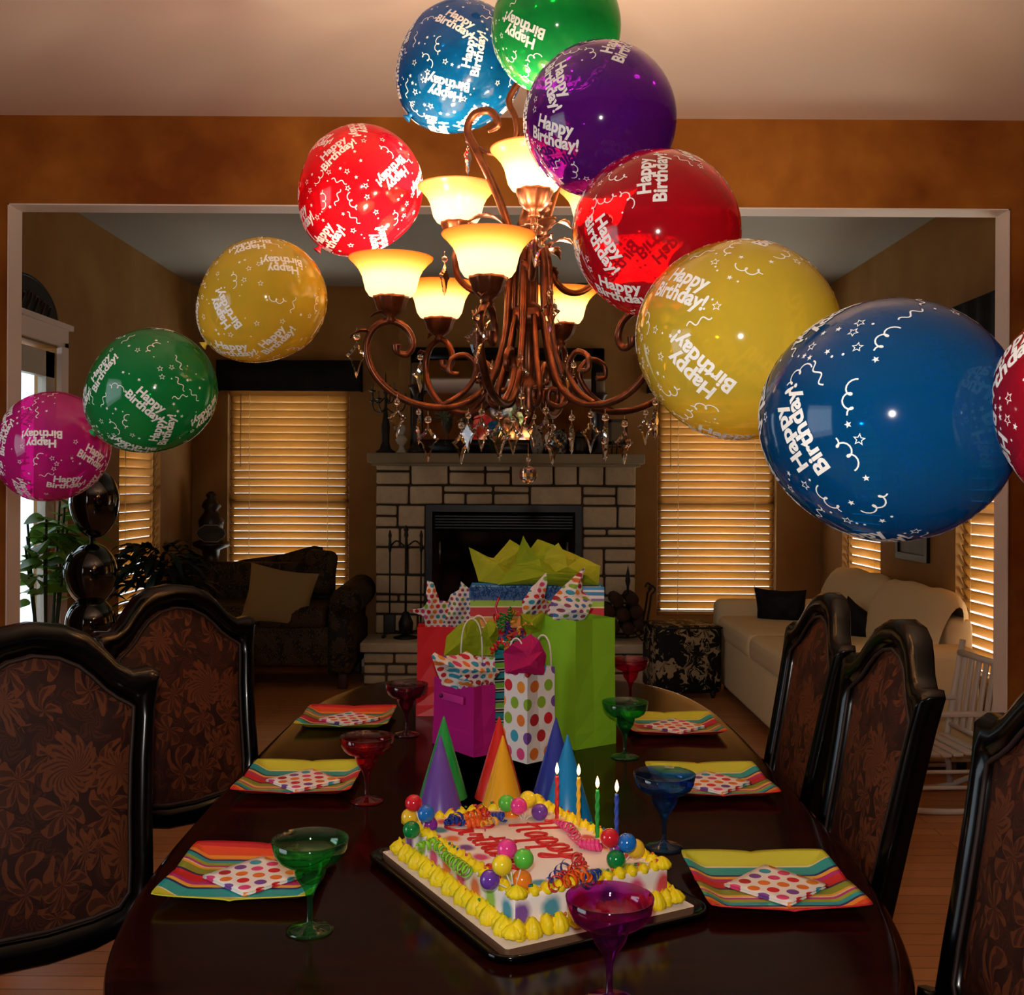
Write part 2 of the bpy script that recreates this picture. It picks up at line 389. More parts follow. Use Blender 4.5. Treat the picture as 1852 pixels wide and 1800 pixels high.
# blind slats: stained wood that lets daylight glow through
t = NT('honey_wood_slat'); v = t.coord('Object', (3, 40, 40)); n = t.noise(v, 2, 3)[0]
wc = t.ramp(n, [(.3, '9c7844'), (.7, 'b48e58')]); b = t.bsdf(wc, rough=.5)
tr = t.n('ShaderNodeBsdfTranslucent'); tr.inputs[0].default_value = lin('cca468'); mx = t.n('ShaderNodeMixShader'); mx.inputs[0].default_value = .42
t.l(b.outputs[0], mx.inputs[1]); t.l(tr.outputs[0], mx.inputs[2]); t.l(mx.outputs[0], t.out.inputs[0]); M_SLAT = t.m
M_CORD = mat_paper('ladder_tape_cord', 'e8d2a8', .5)
def blind(name, c, w, h, ang, label, valance=True, tilt=62):
    """origin at top centre of the blind, room side is local -y"""
    o = empty(name, c, ang, label, 'window blind', 'wooden blinds closed on the living room windows')
    mb = MB(); mb.box((0, 0, -.025), (w, .055, .05)); mb.build('headrail', M_SLAT, o)
    n = int((h - .08) / .0605); mb = MB(); T_ = math.radians(tilt)
    for i in range(n):
        z = -.075 - i * .0605
        def fn(u, v):
            a = (v - .5) * .066; bow = .004 * (1 - (2 * v - 1) ** 2)
            return ((u - .5) * w, -a * math.cos(T_) - bow * math.sin(T_), z + a * math.sin(T_) * 1.0 - bow * math.cos(T_) * .3)
        mb.grid(fn, 1, 4)
    sl = mb.build('slats', M_SLAT, o)
    sd = sl.modifiers.new('thick', 'SOLIDIFY'); sd.thickness = .0028
    mb = MB(); mb.box((0, 0, -h + .012), (w, .05, .024)); mb.build('bottom_rail', M_SLAT, o)
    for sx in (-.33, .33):
        mb = MB(); mb.box((sx * w, -.034, -h / 2 - .02), (.005, .002, h - .05)); mb.build('ladder_cord', M_CORD, o)
    mb = MB(); mb.cyl((-.40 * w, -.05, -.04), (-.40 * w, -.052, -.62), .004, 6); mb.build('tilt_wand', M_SLAT, o)
    return o
W_H = WB1 - WB0; zc = (WB0 + WB1) / 2
window(1, (-1.785, YF, zc), .97, W_H, 0); window(2, (1.635, YF, zc), .95, W_H, 0)
window(3, (XL, 7.41, zc), .82, W_H, PI / 2); window(4, (XR, 7.64, zc), .84, W_H, -PI / 2); window(5, (XR, 5.51, zc), .98, W_H, -PI / 2)
blind('window_blind', (-1.785, YF + .045, WB1 - .005), .95, W_H - .01, 0, 'honey wooden blind on the back wall left of the stone fireplace')
blind('window_blind', (1.635, YF + .045, WB1 - .005), .93, W_H - .01, 0, 'honey wooden blind on the back wall right of the stone fireplace')
blind('window_blind', (XL - .045, 7.41, WB1 - .005), .80, W_H - .01, PI / 2, 'narrow wooden blind on the left side wall above the leafy plants')
blind('window_blind', (XR + .045, 7.64, WB1 - .005), .82, W_H - .01, -PI / 2, 'wooden blind on the right side wall in the far corner behind the cream sofa')
blind('window_blind', (XR + .045, 5.51, WB1 - .005), .96, W_H - .01, -PI / 2, 'wooden blind on the right side wall beside the opening, above the white rocking chair')
M_VAL = mat('black_valance_fabric', '08080a', rough=.9)
def valance(c, w, h, ang, label):
    o = empty('window_valance', c, ang, label, 'valance')
    mb = MB()
    mb.grid(lambda u, v: ((u - .5) * w, -.07 - .006 * math.sin(u * 40), -v * h + .0), 60, 2); s_ = mb.build('fabric_panel', M_VAL, o)
    m_ = s_.modifiers.new('thick', 'SOLIDIFY'); m_.thickness = .008
    mb = MB(); mb.box((0, -.035, .004), (w + .01, .075, .012)); mb.box((-w / 2, -.035, -h / 2), (.012, .075, h)); mb.box((w / 2, -.035, -h / 2), (.012, .075, h)); mb.build('mounting_board', M_VAL, o)
valance((-1.77, YF - .002, 2.42), 1.14, .235, 0, 'black fabric valance above the blind left of the fireplace')
valance((1.635, YF - .002, 2.42), 1.12, .235, 0, 'black fabric valance above the blind right of the fireplace, mostly behind balloons')
valance((XR - .002, 5.51, 2.42), 1.14, .235, -PI / 2, 'black fabric valance above the side blind nearest the opening on the right')

# glazed garden door in the left wall of the living room
M_DOOR = mat('door_paint', 'c2bcb0', rough=.4)
o = empty('door_1', (XL, 5.62, 0), PI / 2); o['kind'] = 'structure'
mb = MB(); w, h = .80, 2.17
for sx in (-1, 1): mb.box((sx * (w / 2 - .055), .03, h / 2), (.11, .045, h))
mb.box((0, .03, .12), (w, .045, .24)); mb.box((0, .03, h - .07), (w, .045, .14))
for z in (.0,): pass
mb.build('door_leaf', M_DOOR, o)
mb = MB(); mb.box((0, .03, 1.13), (w - .2, .006, 1.8)); mb.build('pane', M_GLASS, o)
mb = MB()
for sx in (-1, 1): mb.box((sx * .465, -.01, 1.11), (.09, .03, 2.25))
mb.box((0, -.01, 2.26), (1.02, .03, .1)); mb.box((0, -.02, 2.325), (1.08, .045, .03)); mb.build('door_casing', M_TRIM, o)
M_BRASS = mat('brass', 'b08a50', rough=.25, metal=1)
mb = MB()
for z in (.93,): mb.cyl((.345, .01, z), (.345, -.05, z), .008, 10); mb.ball((.345, -.06, z), .028, n=10); mb.lathe([(.03, 0), (.03, .006), (.02, .01)], 16, M=Matrix.Translation((.345, .008, z)) @ Matrix.Rotation(PI / 2, 4, 'X'))
mb.build('door_knob', M_BRASS, o)
mb = MB(); mb.cyl((.345, .008, 1.06), (.345, -.014, 1.06), .024, 14); mb.build('deadbolt', M_BRASS, o)
# garden outside the door: lawn, fence and the pale sky of the world
mb = MB(); mb.box((-6.0, 6, -.12), (6.5, 8, .1)); struct('ground_outside', mb, mat('dry_lawn', '66683a', rough=.95))
mb = MB()
for i in range(28): mb.box((-5.6, 3.2 + i * .2, .5), (.03, .185, 1.15))
mb.box((-5.56, 6, .75), (.05, 5.6, .08)); mb.box((-5.56, 6, .2), (.05, 5.6, .08))
tag(mb.build('garden_fence', mat('weathered_fence_wood', '8c7462', rough=.9)), 'brown board fence in the garden seen through the glass door', 'fence')

# ================================================================ FIREPLACE
M_ST = NT('limestone'); v = M_ST.coord('Object'); n = M_ST.noise(v, 2.2, 2)[0]; n2 = M_ST.noise(v, 30, 6)[0]
M_ST.bsdf(M_ST.mix(M_ST.math('MULTIPLY', n2, .35), M_ST.ramp(n, [(.3, 'b0a084'), (.5, 'c8b898'), (.7, 'd8c8a8')]), '5c4c3a'), rough=.9, spec=.1, bump=n2, bs=.5, bd=.01); M_ST = M_ST.m
M_MORT = mat('mortar', '4a3c2c', rough=.95)
FX0, FX1 = P(679, 900, 8.2).x, P(1151, 900, 8.2).x; FY = 8.22; MZ = P(900, 838, 8.15).z
BX0, BX1, BZ0, BZ1 = P(771, 900, FY).x, P(1052, 900, FY).x, .32, P(900, 914, FY).z
HY = 7.76; HZ = P(900, 1163, HY).z
fp = empty('fireplace', ((FX0 + FX1) / 2, 8.4, 0), 0, 'stone fireplace with a raised hearth and mantel shelf between the two blinds', 'fireplace')
M0 = Matrix.Translation(-fp.location)
rs = random.Random(3)
def ashlar(mb, x0, x1, z0, z1, yface, skip=None, hs=(.075, .105, .15, .2), ty=.04):
    """rows of roughly squared stones of varying height"""
    z = z0
    while z < z1 - .02:
        big = rs.choice([.15, .19, .21]); big = min(big, z1 - z)
        if z1 - z - big < .05: big = z1 - z
        x = x0
        while x < x1 - .01:
            w = rs.uniform(.16, .44)
            if x1 - x - w < .1: w = x1 - x
            parts = [(0, big)] if rs.random() < .4 or big < .12 else ([(0, big * .5), (big * .5, big)] if rs.random() < .6 else [(0, big * .62), (big * .62, big)])
            for a, b_ in parts:
                subs = [(x, w)] if (rs.random() < .6 or w < .28) else [(x, w * .45), (x + w * .45, w * .55)]
                for sx, sw in subs:
                    cz = z + (a + b_) / 2; cx = sx + sw / 2
                    xa, xb = sx, sx + sw
                    segs = [(xa, xb)]
                    if skip and z + b_ > skip[2] and z + a < skip[3] - .005:
                        segs = []
                        if xa < skip[0]: segs.append((xa, min(xb, skip[0])))
                        if xb > skip[1]: segs.append((max(xa, skip[1]), xb))
                    for s0, s1 in segs:
                        if s1 - s0 < .03: continue
                        p = rs.uniform(.0, .012)
                        mb.rbox(((s0 + s1) / 2, yface - p + ty / 2, cz), (s1 - s0 - .016, ty, b_ - a - .016), .013, 0, 3, M=M0, rot=(0, rs.uniform(-.02, .02), 0))
            x += w
        z += big
mb = MB(); ashlar(mb, FX0, FX1, HZ, BZ1, FY - .03, (BX0, BX1, 0, 9)); ashlar(mb, FX0, FX1, BZ1, MZ, FY - .03); mb.build('stone_surround', M_ST, fp)
mb = MB()
mb.box(((FX0 + BX0) / 2, (FY + YF) / 2, 1.0), (BX0 - FX0 - .01, YF - FY - .02, MZ + .6 - 1 ), M=M0)
mb.v = []; mb.f = []; mb.mi = []; mb.sm = []
def mbox(x0, x1, y0, y1, z0, z1, m=0): mb.box(((x0 + x1) / 2, (y0 + y1) / 2, (z0 + z1) / 2), (x1 - x0, y1 - y0, z1 - z0), m, M=M0)
mbox(FX0 + .008, BX0, FY, YF - .01, 0, MZ); mbox(BX1, FX1 - .008, FY, YF - .01, 0, MZ); mbox(BX0, BX1, FY, YF - .01, BZ1, MZ); mbox(BX0, BX1, YF - .05, YF - .01, 0, BZ1)
mbox(FX0 - .02, FX1 + .02, HY + .012, FY, 0, HZ - .07); mb.build('mortar_bed', M_MORT, fp)
mb = MB(); ashlar(mb, FX0 - .03, FX1 + .03, .005, HZ - .075, HY); mb.build('hearth_stones', M_ST, fp)
mb = MB()
for a, b_ in ((0, .27), (.27, .55), (.55, .8), (.8, 1)):
    x0 = FX0 - .05 + a * (FX1 - FX0 + .1); x1 = FX0 - .05 + b_ * (FX1 - FX0 + .1)
    mb.rbox(((x0 + x1) / 2, (HY - .04 + FY) / 2, HZ - .035), (x1 - x0 - .006, FY - HY + .04, .07), .012, M=M0)
mb.build('hearth_slab', M_ST, fp)
mb = MB(); mb.rbox(((FX0 + FX1) / 2, 8.33, MZ + .035), (FX1 - FX0 + .1, .5, .075), .012, M=M0); mb.rbox(((FX0 + FX1) / 2, 8.34, MZ - .012), (FX1 - FX0 + .04, .44, .024), .006, M=M0); mb.build('mantel_shelf', mat('mantel_stone', '8c7c60', rough=.8), fp)
MT = MZ + .073
M_FBX = mat('firebox_black', '020202', rough=.9)
mb = MB(); mbox(BX0 + .002, BX1 - .002, YF - .07, YF - .051, HZ, BZ1); mbox(BX0, BX0 + .02, FY + .03, YF - .06, HZ, BZ1); mbox(BX1 - .02, BX1, FY + .03, YF - .06, HZ, BZ1); mb.build('firebox', M_FBX, fp)
mb = MB(); y0, y1 = FY - .045, FY + .01
mbox(BX0, BX0 + .05, y0, y1, HZ, BZ1); mbox(BX1 - .05, BX1, y0, y1, HZ, BZ1); mbox(BX0 + .05, BX1 - .05, y0, y1, BZ1 - .05, BZ1); mbox(BX0 + .05, BX1 - .05, y0, y1, HZ, HZ + .06)
for k in range(5): mbox(BX0 + .07, BX1 - .07, y0 + .01, y1, BZ1 - .09 - k * .022, BZ1 - .08 - k * .022)
mb.build('firebox_frame', mat('satin_black_metal', '0a0b0c', rough=.35), fp)
for s in (-1, 1):
    xm = (BX0 + BX1) / 2; xa, xb = (BX0 + .05, xm) if s < 0 else (xm, BX1 - .05)
    mb = MB(); mbox(xa + .004, xb - .004, y0 + .015, y0 + .02, HZ + .07, BZ1 - .2)
    d_ = mb.build('glass_door', mat('smoked_glass', '030303', rough=.06, spec=.5), fp)
    mb = MB(); hx = xb - .06 if s > 0 else xa + .06; mb.cyl((hx, y0 - .02, .85), (hx, y0 - .02, 1.02), .009, 8, M=M0); mb.box((hx, y0, .87), (.012, .04, .012), M=M0); mb.box((hx, y0, 1.0), (.012, .04, .012), M=M0)
    mb.build('door_handle', mat('pewter', '6c6c6a', rough=.3, metal=1), d_)

# chimney breast above the mantel
mb = MB(); mb.box(((FX0 + FX1) / 2, 8.5, (MT + CZ) / 2 + .0), (FX1 - FX0 - .3, .19, CZ - MT)); struct('wall_chimney', mb, M_TAN)
CY_ = 8.405
# mirror
mx0, mx1, mz0, mz1 = P(745, 0, 8.3).x, P(1098, 0, 8.3).x, MT + .004, P(0, 622, 8.3).z
o = empty('mantel_mirror', ((mx0 + mx1) / 2, 8.375, mz0), 0, 'wide black framed mirror standing on the mantel shelf', 'mirror')
w = mx1 - mx0; h = mz1 - mz0; mb = MB()
for z, hh in ((h - .05, .1), (.055, .11)): mb.rbox((0, 0, z), (w, .05, hh), .012)
for sx in (-1, 1): mb.rbox((sx * (w / 2 - .05), 0, h / 2), (.1, .05, h), .012)
mb.build('mirror_frame', M_BLACKW, o)
mb = MB(); mb.box((0, .005, h / 2), (w - .18, .01, h - .19)); mb.build('mirror_glass', mat('mirror_glass', 'b4b4b0', rough=.03, metal=1), o)
def mantel(x_px, y=8.2): return P(x_px, 815, y).x
M_IRON = mat('wrought_iron', '0d0b0a', rough=.5)
M_CANDLE = mat('ivory_candle_wax', '6a5238', rough=.6)
o = empty('candelabra', (mantel(697), 8.2, MT), 0, 'black candelabra with many curled arms at the left end of the mantel', 'candelabra')
mb = MB(); mb.lathe([(.075, 0), (.075, .012), (.045, .03), (.03, .08), (.034, .2), (.02, .28), (.012, .34), (.01, .44), (.018, .46), (.006, .5), (.004, .6), (0.0, .62)], 16); mb.build('stem', M_IRON, o)
for k in range(6):
    a = k * PI / 3 + .3; ca, sa = math.cos(a), math.sin(a); mb = MB()
    pr = [(0.01, .34), (.06, .31), (.13, .33), (.155, .39), (.135, .42)] if k % 2 == 0 else [(0.01, .42), (.05, .38), (.09, .40), (.10, .46), (.085, .47)]
    mb.tube(smooth_path([(r * ca, r * sa, z) for r, z in pr], 4), .005, 6); r, z = pr[3]
    mb.lathe([(.006, z), (.024, z + .008), (.026, z + .016)], 10, c=(r * ca, r * sa, 0)); arm = mb.build('arm', M_IRON, o)
    mb = MB(); mb.cyl((r * ca, r * sa, z + .012), (r * ca, r * sa, z + .07), .008, 8); mb.build('candle', M_CANDLE, arm)
def lathe_thing(name, loc, prof, m, label, cat, n=24, group=None):
    o = MB().lathe(prof, n).build(name, m, loc=loc); tag(o, label, cat, group); return o
M_BUST = mat('white_plaster', 'b4aca0', rough=.7)
o = MB().lathe([(.04, 0), (.04, .01), (.022, .03), (.018, .055), (.035, .075), (.048, .1), (.03, .125), (.02, .14)], 20).ball((0, -.004, .175), .036, sc=(.85, 1, 1.15)).box((0, -.04, .17), (.012, .016, .02)).build('bust_figurine', M_BUST, loc=(mantel(727), 8.17, MT)); tag(o, 'small white plaster bust figurine beside the candelabra', 'figurine')
for px, hgt, lb in ((752, .62, 'tall dark turned candlestick in front of the left edge of the mirror'), (1085, .56, 'tall dark turned candlestick in front of the right edge of the mirror')):
    o = empty('pillar_candlestick', (mantel(px), 8.17, MT), 0, lb, 'candlestick', 'candlesticks on the mantel')
    MB().lathe([(.06, 0), (.062, .02), (.035, .05), (.022, .09), (.038, .14), (.024, .2), (.03, hgt * .6), (.02, hgt * .7), (.04, hgt * .78), (.055, hgt * .8), (.055, hgt * .82)], 20).build('stand', M_WROD, o)
    MB().cyl((0, 0, hgt * .82), (0, 0, hgt * 1.1), .034, 18).build('candle', M_CANDLE, o)
M_GOB = mat_thin('clear_glass', 'd8d8d0', .08, .02, tint='d8dcd8', body='a8a8a0')
for i, px in enumerate((806, 845)):
    o = empty('flower_goblet', (mantel(px), 8.2, MT), 0, 'tall clear stemmed vase of dried sprigs on the mantel ' + ('nearest the left candlestick' if i == 0 else 'right of the other stemmed vase'), 'vase', 'stemmed vases on the mantel')
    MB().lathe([(.035, 0), (.03, .006), (.006, .02), (.005, .16), (.012, .18), (.03, .22), (.034, .28)], 18, cap=False).build('bowl', M_GOB, o)
    mb = MB(); r_ = random.Random(i)
    for k in range(26):
        a = r_.uniform(0, 2 * PI); l_ = r_.uniform(.04, .1); mb.tube([(0, 0, .22), (.02 * math.cos(a), .02 * math.sin(a), .28), (l_ * math.cos(a), l_ * math.sin(a), .27 + r_.uniform(-.03, .1))], lambda t: .004 * (1 - t) + .003, 5)
    mb.build('dried_sprigs', mat('grey_green_sprigs', '5c6248', rough=.8), o)
o = empty('flower_bouquet', (mantel(893), 8.2, MT), 0, 'small bunch with a bright blue flower at the middle of the mantel', 'flowers')
mb = MB(); r_ = random.Random(5)
for k in range(20):
    a = r_.uniform(0, 2 * PI); l_ = r_.uniform(.03, .13); mb.tube([(0, 0, .0), (.3 * l_ * math.cos(a), .3 * l_ * math.sin(a), .06), (l_ * math.cos(a), .4 * l_ * math.sin(a), .08 + r_.uniform(0, .12))], lambda t: .006 * (1 - t) + .003, 5)
mb.build('greenery', mat('dark_leaf', '243018', rough=.6), o)
mb = MB()
for k in range(10):
    a = k * 2 * PI / 10; mb.ball((.03 * math.cos(a), -.03 + .01 * (k % 2), .2 + .03 * math.sin(a)), .022, n=6)
mb.ball((0, -.04, .2), .02, n=6); mb.build('blue_petals', mat('blue_petals', '1c78b4', rough=.6), o)
M_VASE = NT('white_vase_scrolls'); v = M_VASE.coord('Object'); n = M_VASE.noise(v, 26, 1, 1.5)[0]; M_VASE.bsdf(M_VASE.ramp(n, [(.0, '9a9286'), (.56, '181412'), (.62, '9a9286')], True), rough=.4); M_VASE = M_VASE.m
lathe_thing('scroll_vase', (mantel(972), 8.2, MT), [(.035, 0), (.045, .03), (.058, .09), (.056, .14), (.035, .19), (.026, .2), (.034, .215)], M_VASE, 'pale vase with dark scroll pattern on the mantel right of centre', 'vase')
M_VASE2 = NT('black_vase_scrolls'); v = M_VASE2.coord('Object'); n = M_VASE2.noise(v, 24, 1, 1.5)[0]; M_VASE2.bsdf(M_VASE2.ramp(n, [(.0, '0c0a0a'), (.54, '9a9286'), (.64, '0c0a0a')], True), rough=.4); M_VASE2 = M_VASE2.m
lathe_thing('scroll_vase', (mantel(1012), 8.18, MT), [(.05, 0), (.05, .01), (.055, .05), (.055, .15), (.04, .17), (.045, .185)], M_VASE2, 'black canister with white scroll pattern on the mantel', 'vase')
o = empty('lidded_jar', (mantel(1048), 8.2, MT), 0, 'dark lidded jar on the mantel beside the patterned canister', 'jar')
MB().lathe([(.04, 0), (.05, .03), (.05, .1), (.04, .13)], 18).build('body', M_WROD, o); MB().lathe([(.044, .13), (.03, .155), (.008, .165), (.012, .18), (0, .19)], 18).build('lid', M_WROD, o)
o = empty('tabletop_frame', (mantel(1117), 8.2, MT), 0, 'small dark picture frame on an easel at the right end of the mantel', 'picture frame')
mb = MB()
for sx in (-1, 1): mb.box((sx * .06, 0, .17), (.025, .02, .19)); mb.cyl((sx * .05, -.02, 0), (sx * .02, .02, .2), .005, 6)
for z in (.085, .255): mb.box((0, 0, z), (.145, .02, .025))
mb.cyl((0, .08, 0), (0, .01, .2), .005, 6); mb.box((0, -.02, .055), (.15, .02, .008)); mb.build('frame', M_WROD, o)
MB().box((0, .002, .17), (.1, .008, .15)).build('picture', mat('faded_photo', '6a5a3c', rough=.6), o)

# fireplace tools
o = empty('fireplace_tool_set', (P(733, 1150, 7.95).x, 7.97, HZ), 0, 'black iron fireplace tools hanging on a stand on the left of the hearth', 'fireplace tools')
mb = MB(); mb.lathe([(.09, 0), (.09, .012), (.02, .03), (.009, .05), (.009, .74), (.018, .76), (.012, .79), (.02, .80), (0, .84)], 16); mb.tube(smooth_path([(-.13, 0, .66), (-.07, 0, .72), (0, 0, .68), (.07, 0, .72), (.13, 0, .66)], 5), .006, 6)
for s in (-1, 1): mb.tube(smooth_path([(0, 0, .03), (s * .09, -.03, .06), (s * .15, -.04, .03), (s * .17, -.04, 0.01), (s * .14, -.04, .02)], 4), .008, 6)
mb.build('stand', M_IRON, o)
for nm, x, kind in (('shovel', -.115, 0), ('brush', 0.005, 1), ('poker', .115, 2)):
    mb = MB(); y = -.035; mb.cyl((x, y, .14), (x, y, .66), .006, 8); mb.lathe([(.008, .64), (.013, .68), (.009, .74), (.014, .76), (.004, .80)], 10, c=(x, y, 0))
    if kind == 0: mb.rbox((x, y, .11), (.09, .02, .14), .008)
    if kind == 1: mb.lathe([(.05, .06), (.055, .12), (.02, .2)], 12, c=(x, y, 0))
    if kind == 2: mb.tube([(x, y, .16), (x, y, .06), (x + .03, y, .1)], .006, 6)
    mb.build(nm, M_IRON, o)
# log holder
o = empty('log_holder', (P(1128, 1150, 7.95).x, 7.97, HZ), 0, 'ornate black iron log holder on the right of the hearth', 'log holder')
mb = MB()
for y in (-.1, .1):
    mb.tube(smooth_path([(-.22, y, .34), (-.2, y, .2), (-.16, y, .06), (0, y, .03), (.13, y, .06), (.17, y, .2), (.19, y, .34)], 5), .008, 6)
    for s in (-1, 1): mb.tube(smooth_path([(s * .1, y, .04), (s * .14, y, 0), (s * .18, y, .02), (s * .16, y, .05), (s * .14, y, .03)], 4), .007, 6); mb.tube(smooth_path([(s * .19, y, .34), (s * .22, y, .38), (s * .19, y, .41), (s * .17, y, .38)], 4), .007, 6)
mb.lathe([(.012, .03), (.009, .4), (.02, .44), (.012, .5), (0, .56)], 10, c=(.02, -.1, 0)); mb.cyl((-.16, -.1, .06), (-.16, .1, .06), .007, 6); mb.cyl((.13, -.1, .06), (.13, .1, .06), .007, 6); mb.build('frame', M_IRON, o)
M_BARK = mat('log_bark', '3a2014', rough=.9)
for i, (x, z, r) in enumerate(((-.09, .11, .05), (.02, .1, .045), (.1, .13, .04), (-.12, .22, .045), (-.02, .2, .05), (.08, .22, .05), (-.06, .3, .045), (.05, .31, .045))):
    q = MB().tube([(0, -.17, 0), (0, 0, .004), (0, .17, 0)], r, 9).build('firewood_log', M_BARK, loc=(o.location.x + x, 7.97, HZ + z)); tag(q, 'split firewood log stacked in the iron holder on the right of the hearth', 'log', 'firewood logs on the hearth')
# ================================================================ DINING TABLE
TXH, TYC, TYH = .643, 2.53, 1.335
def sup(a, sc=0., n=3.7):
    c, s = math.cos(a), math.sin(a)
    return ((TXH + sc) * math.copysign(abs(c) ** (2 / n), c), (TYH + sc) * math.copysign(abs(s) ** (2 / n), s))
tb = empty('dining_table', (0, TYC, 0), 0, 'long dark cherry dining table with rounded ends set for a birthday', 'table')
mb = MB(); N = 160
rings = [(-.5, TZ), (-.25, TZ), (-.05, TZ), (-.02, TZ), (-.012, TZ - .001), (-.004, TZ - .006), (0, TZ - .014), (-.004, TZ - .022), (-.012, TZ - .028), (-.014, TZ - .036), (-.03, TZ - .044), (-.05, TZ - .044)]
vs_ = []; fs = []
for sc, z in rings:
    for k in range(N):
        a = 2 * PI * k / N; x, y = sup(a, sc); vs_.append((x, y, z))
for i in range(len(rings) - 1):
    for k in range(N): fs.append((i * N + k, i * N + (k + 1) % N, (i + 1) * N + (k + 1) % N, (i + 1) * N + k))
fs.append(tuple(range(N))); fs.append(tuple((len(rings) - 1) * N + k for k in range(N))[::-1])
mb.add(vs_, fs, 0, True); tt = mb.build('tabletop', M_TABLE, tb)
mb = MB(); vs_ = []; fs = []
for sc, z in ((-.07, TZ - .044), (-.07, TZ - .14), (-.095, TZ - .14), (-.095, TZ - .044)):
    for k in range(N):
        x, y = sup(2 * PI * k / N, sc); vs_.append((x, y, z))
for i in range(3):
    for k in range(N): fs.append((i * N + k, i * N + (k + 1) % N, (i + 1) * N + (k + 1) % N, (i + 1) * N + k))
mb.add(vs_, fs, 0, True); mb.build('apron', M_TABLE, tb)
for y in (-.75, .75):
    mb = MB(); mb.lathe([(.06, .14), (.1, .16), (.11, .24), (.07, .3), (.06, .36), (.09, .45), (.1, .54), (.07, .6), (.1, .66), (.12, .7), (.12, TZ - .045)], 20, c=(0, y, 0))
    ped = mb.build('pedestal', M_TABLE, tb)
    for a in (.6, PI - .6, PI + .6, -.6):
        mb = MB(); ca, sa = math.cos(a), math.sin(a)
        mb.tube(smooth_path([(.04 * ca, y + .04 * sa, .26), (.18 * ca, y + .18 * sa, .2), (.32 * ca, y + .32 * sa, .07), (.40 * ca, y + .40 * sa, .035)], 5), lambda t: .045 - .012 * t, 8); mb.build('leg', M_TABLE, tb)

# ================================================================ DINING CHAIRS (front faces local +x)
OUTL = [(0, .60), (.08, .605), (.155, .625), (.188, .665), (.193, .73), (.198, .82), (.207, .93), (.217, 1.02), (.231, 1.078), (.214, 1.088), (.18, 1.084), (.15, 1.105), (.125, 1.135), (.1, 1.16), (.06, 1.178), (0, 1.186)]
INNL = [(0, .655), (.08, .66), (.125, .668), (.145, .69), (.15, .74), (.155, .83), (.163, .92), (.172, .985), (.176, 1.02), (.165, 1.028), (.146, 1.04), (.125, 1.058), (.104, 1.082), (.08, 1.104), (.045, 1.122), (0, 1.130)]
def chair():
    o = empty('dining_chair', (0, 0, 0), 0, '', 'chair', 'upholstered dining chairs around the table')
    def lean(s, z, dep): return (-(z - .48) * .20 - .012 * (1 - (s / .22) ** 2) * (z > .5) + dep, s, z)
    def full(L): return L + [(-a, b) for a, b in L[-2:0:-1]]
    Ou, In = full(OUTL), full(INNL); n = len(Ou); mb = MB(); prof = [(0, -.022), (0, .006), (.12, .018), (.4, .024), (.75, .02), (.9, .010), (1, .004), (1, -.016), (.5, -.026)]
    vs_ = []
    for k, dp in prof:
        for (a, b), (c, d) in zip(Ou, In): s = a + (c - a) * k; z = b + (d - b) * k; vs_.append(lean(s, z, dp))
    fs = []; K = len(prof)
    for i in range(K):
        for j in range(n): fs.append((i * n + j, i * n + (j + 1) % n, ((i + 1) % K) * n + (j + 1) % n, ((i + 1) % K) * n + j))
    mb.add(vs_, fs, 0, True); fr = mb.build('back_frame', M_BLACKW, o)
    b_ = fr.modifiers.new('bev', 'BEVEL'); b_.width = .003; b_.segments = 2; b_.limit_method = 'ANGLE'; b_.angle_limit = math.radians(50)
    def panel(name, sign):
        mb = MB(); vs_ = []; fs = []; R = 7
        for r in range(R):
            k = r / R
            for (a, b) in In:
                s = a * (1 - k); z = b + (.89 - b) * k; vs_.append(lean(s, z, sign * (.006 + .022 * (1 - (1 - k) ** 3)) - .004))
        vs_.append(lean(0, .89, sign * .028 - .004)); c = len(vs_) - 1
        for i in range(R - 1):
            for j in range(n): fs.append((i * n + j, i * n + (j + 1) % n, (i + 1) * n + (j + 1) % n, (i + 1) * n + j))
        for j in range(n): fs.append(((R - 1) * n + j, (R - 1) * n + (j + 1) % n, c))
        return mb.add(vs_, fs, 0, True).build(name, M_DAMC, o)
    panel('backrest_upholstery', 1); panel('back_panel', -1)
    # nailed gimp edge
    mb = MB(); mb.tube([lean(a * .985, b + (.89 - b) * .012, .014) for a, b in In], .004, 6, closed=True); mb.build('gimp_trim', mat('dark_gimp', '24120c', rough=.6), o)
    seat = MB().rbox((.235, 0, .455), (.47, .45, .075), .03, 0, 3).build('seat', M_DAMC, o)
    mb = MB(); mb.rbox((.235, 0, .395), (.46, .44, .06), .01); mb.build('seat_rail', M_BLACKW, o)
    for s in (-1, 1):
        mb = MB(); mb.tube(smooth_path([(-.02, s * .188, .66), (.0, s * .19, .5), (.01, s * .195, .36), (-.03, s * .2, .15), (-.09, s * .205, 0)], 5), lambda t: .022 - .004 * t, 8); mb.build('leg', M_BLACKW, o)
        mb = MB(); mb.tube(smooth_path([(.43, s * .19, .40), (.455, s * .205, .31), (.435, s * .195, .15), (.45, s * .2, .02), (.46, s * .205, 0)], 5), lambda t: .03 - .016 * t if t < .8 else .02, 8); mb.build('leg', M_BLACKW, o)
    return o
M_DAMC = m_damask('chair_damask', '28100a', '451f10', '6c391c', sc=8.5, axes=(1, 2))
c0 = chair()
def put(o, bx, by, ang, lb):
    """bx,by: plan position of the back (at shoulder height)"""
    o.location = (bx + .12 * math.cos(ang), by + .12 * math.sin(ang), 0); o.rotation_euler[2] = ang; o['label'] = lb; return o
put(c0, .735, 2.10, PI, 'dark carved dining chair on the right side of the table, middle of the three')
put(copy_tree(c0), .748, 2.63, PI, 'dark carved dining chair on the right side of the table, farthest from the camera')
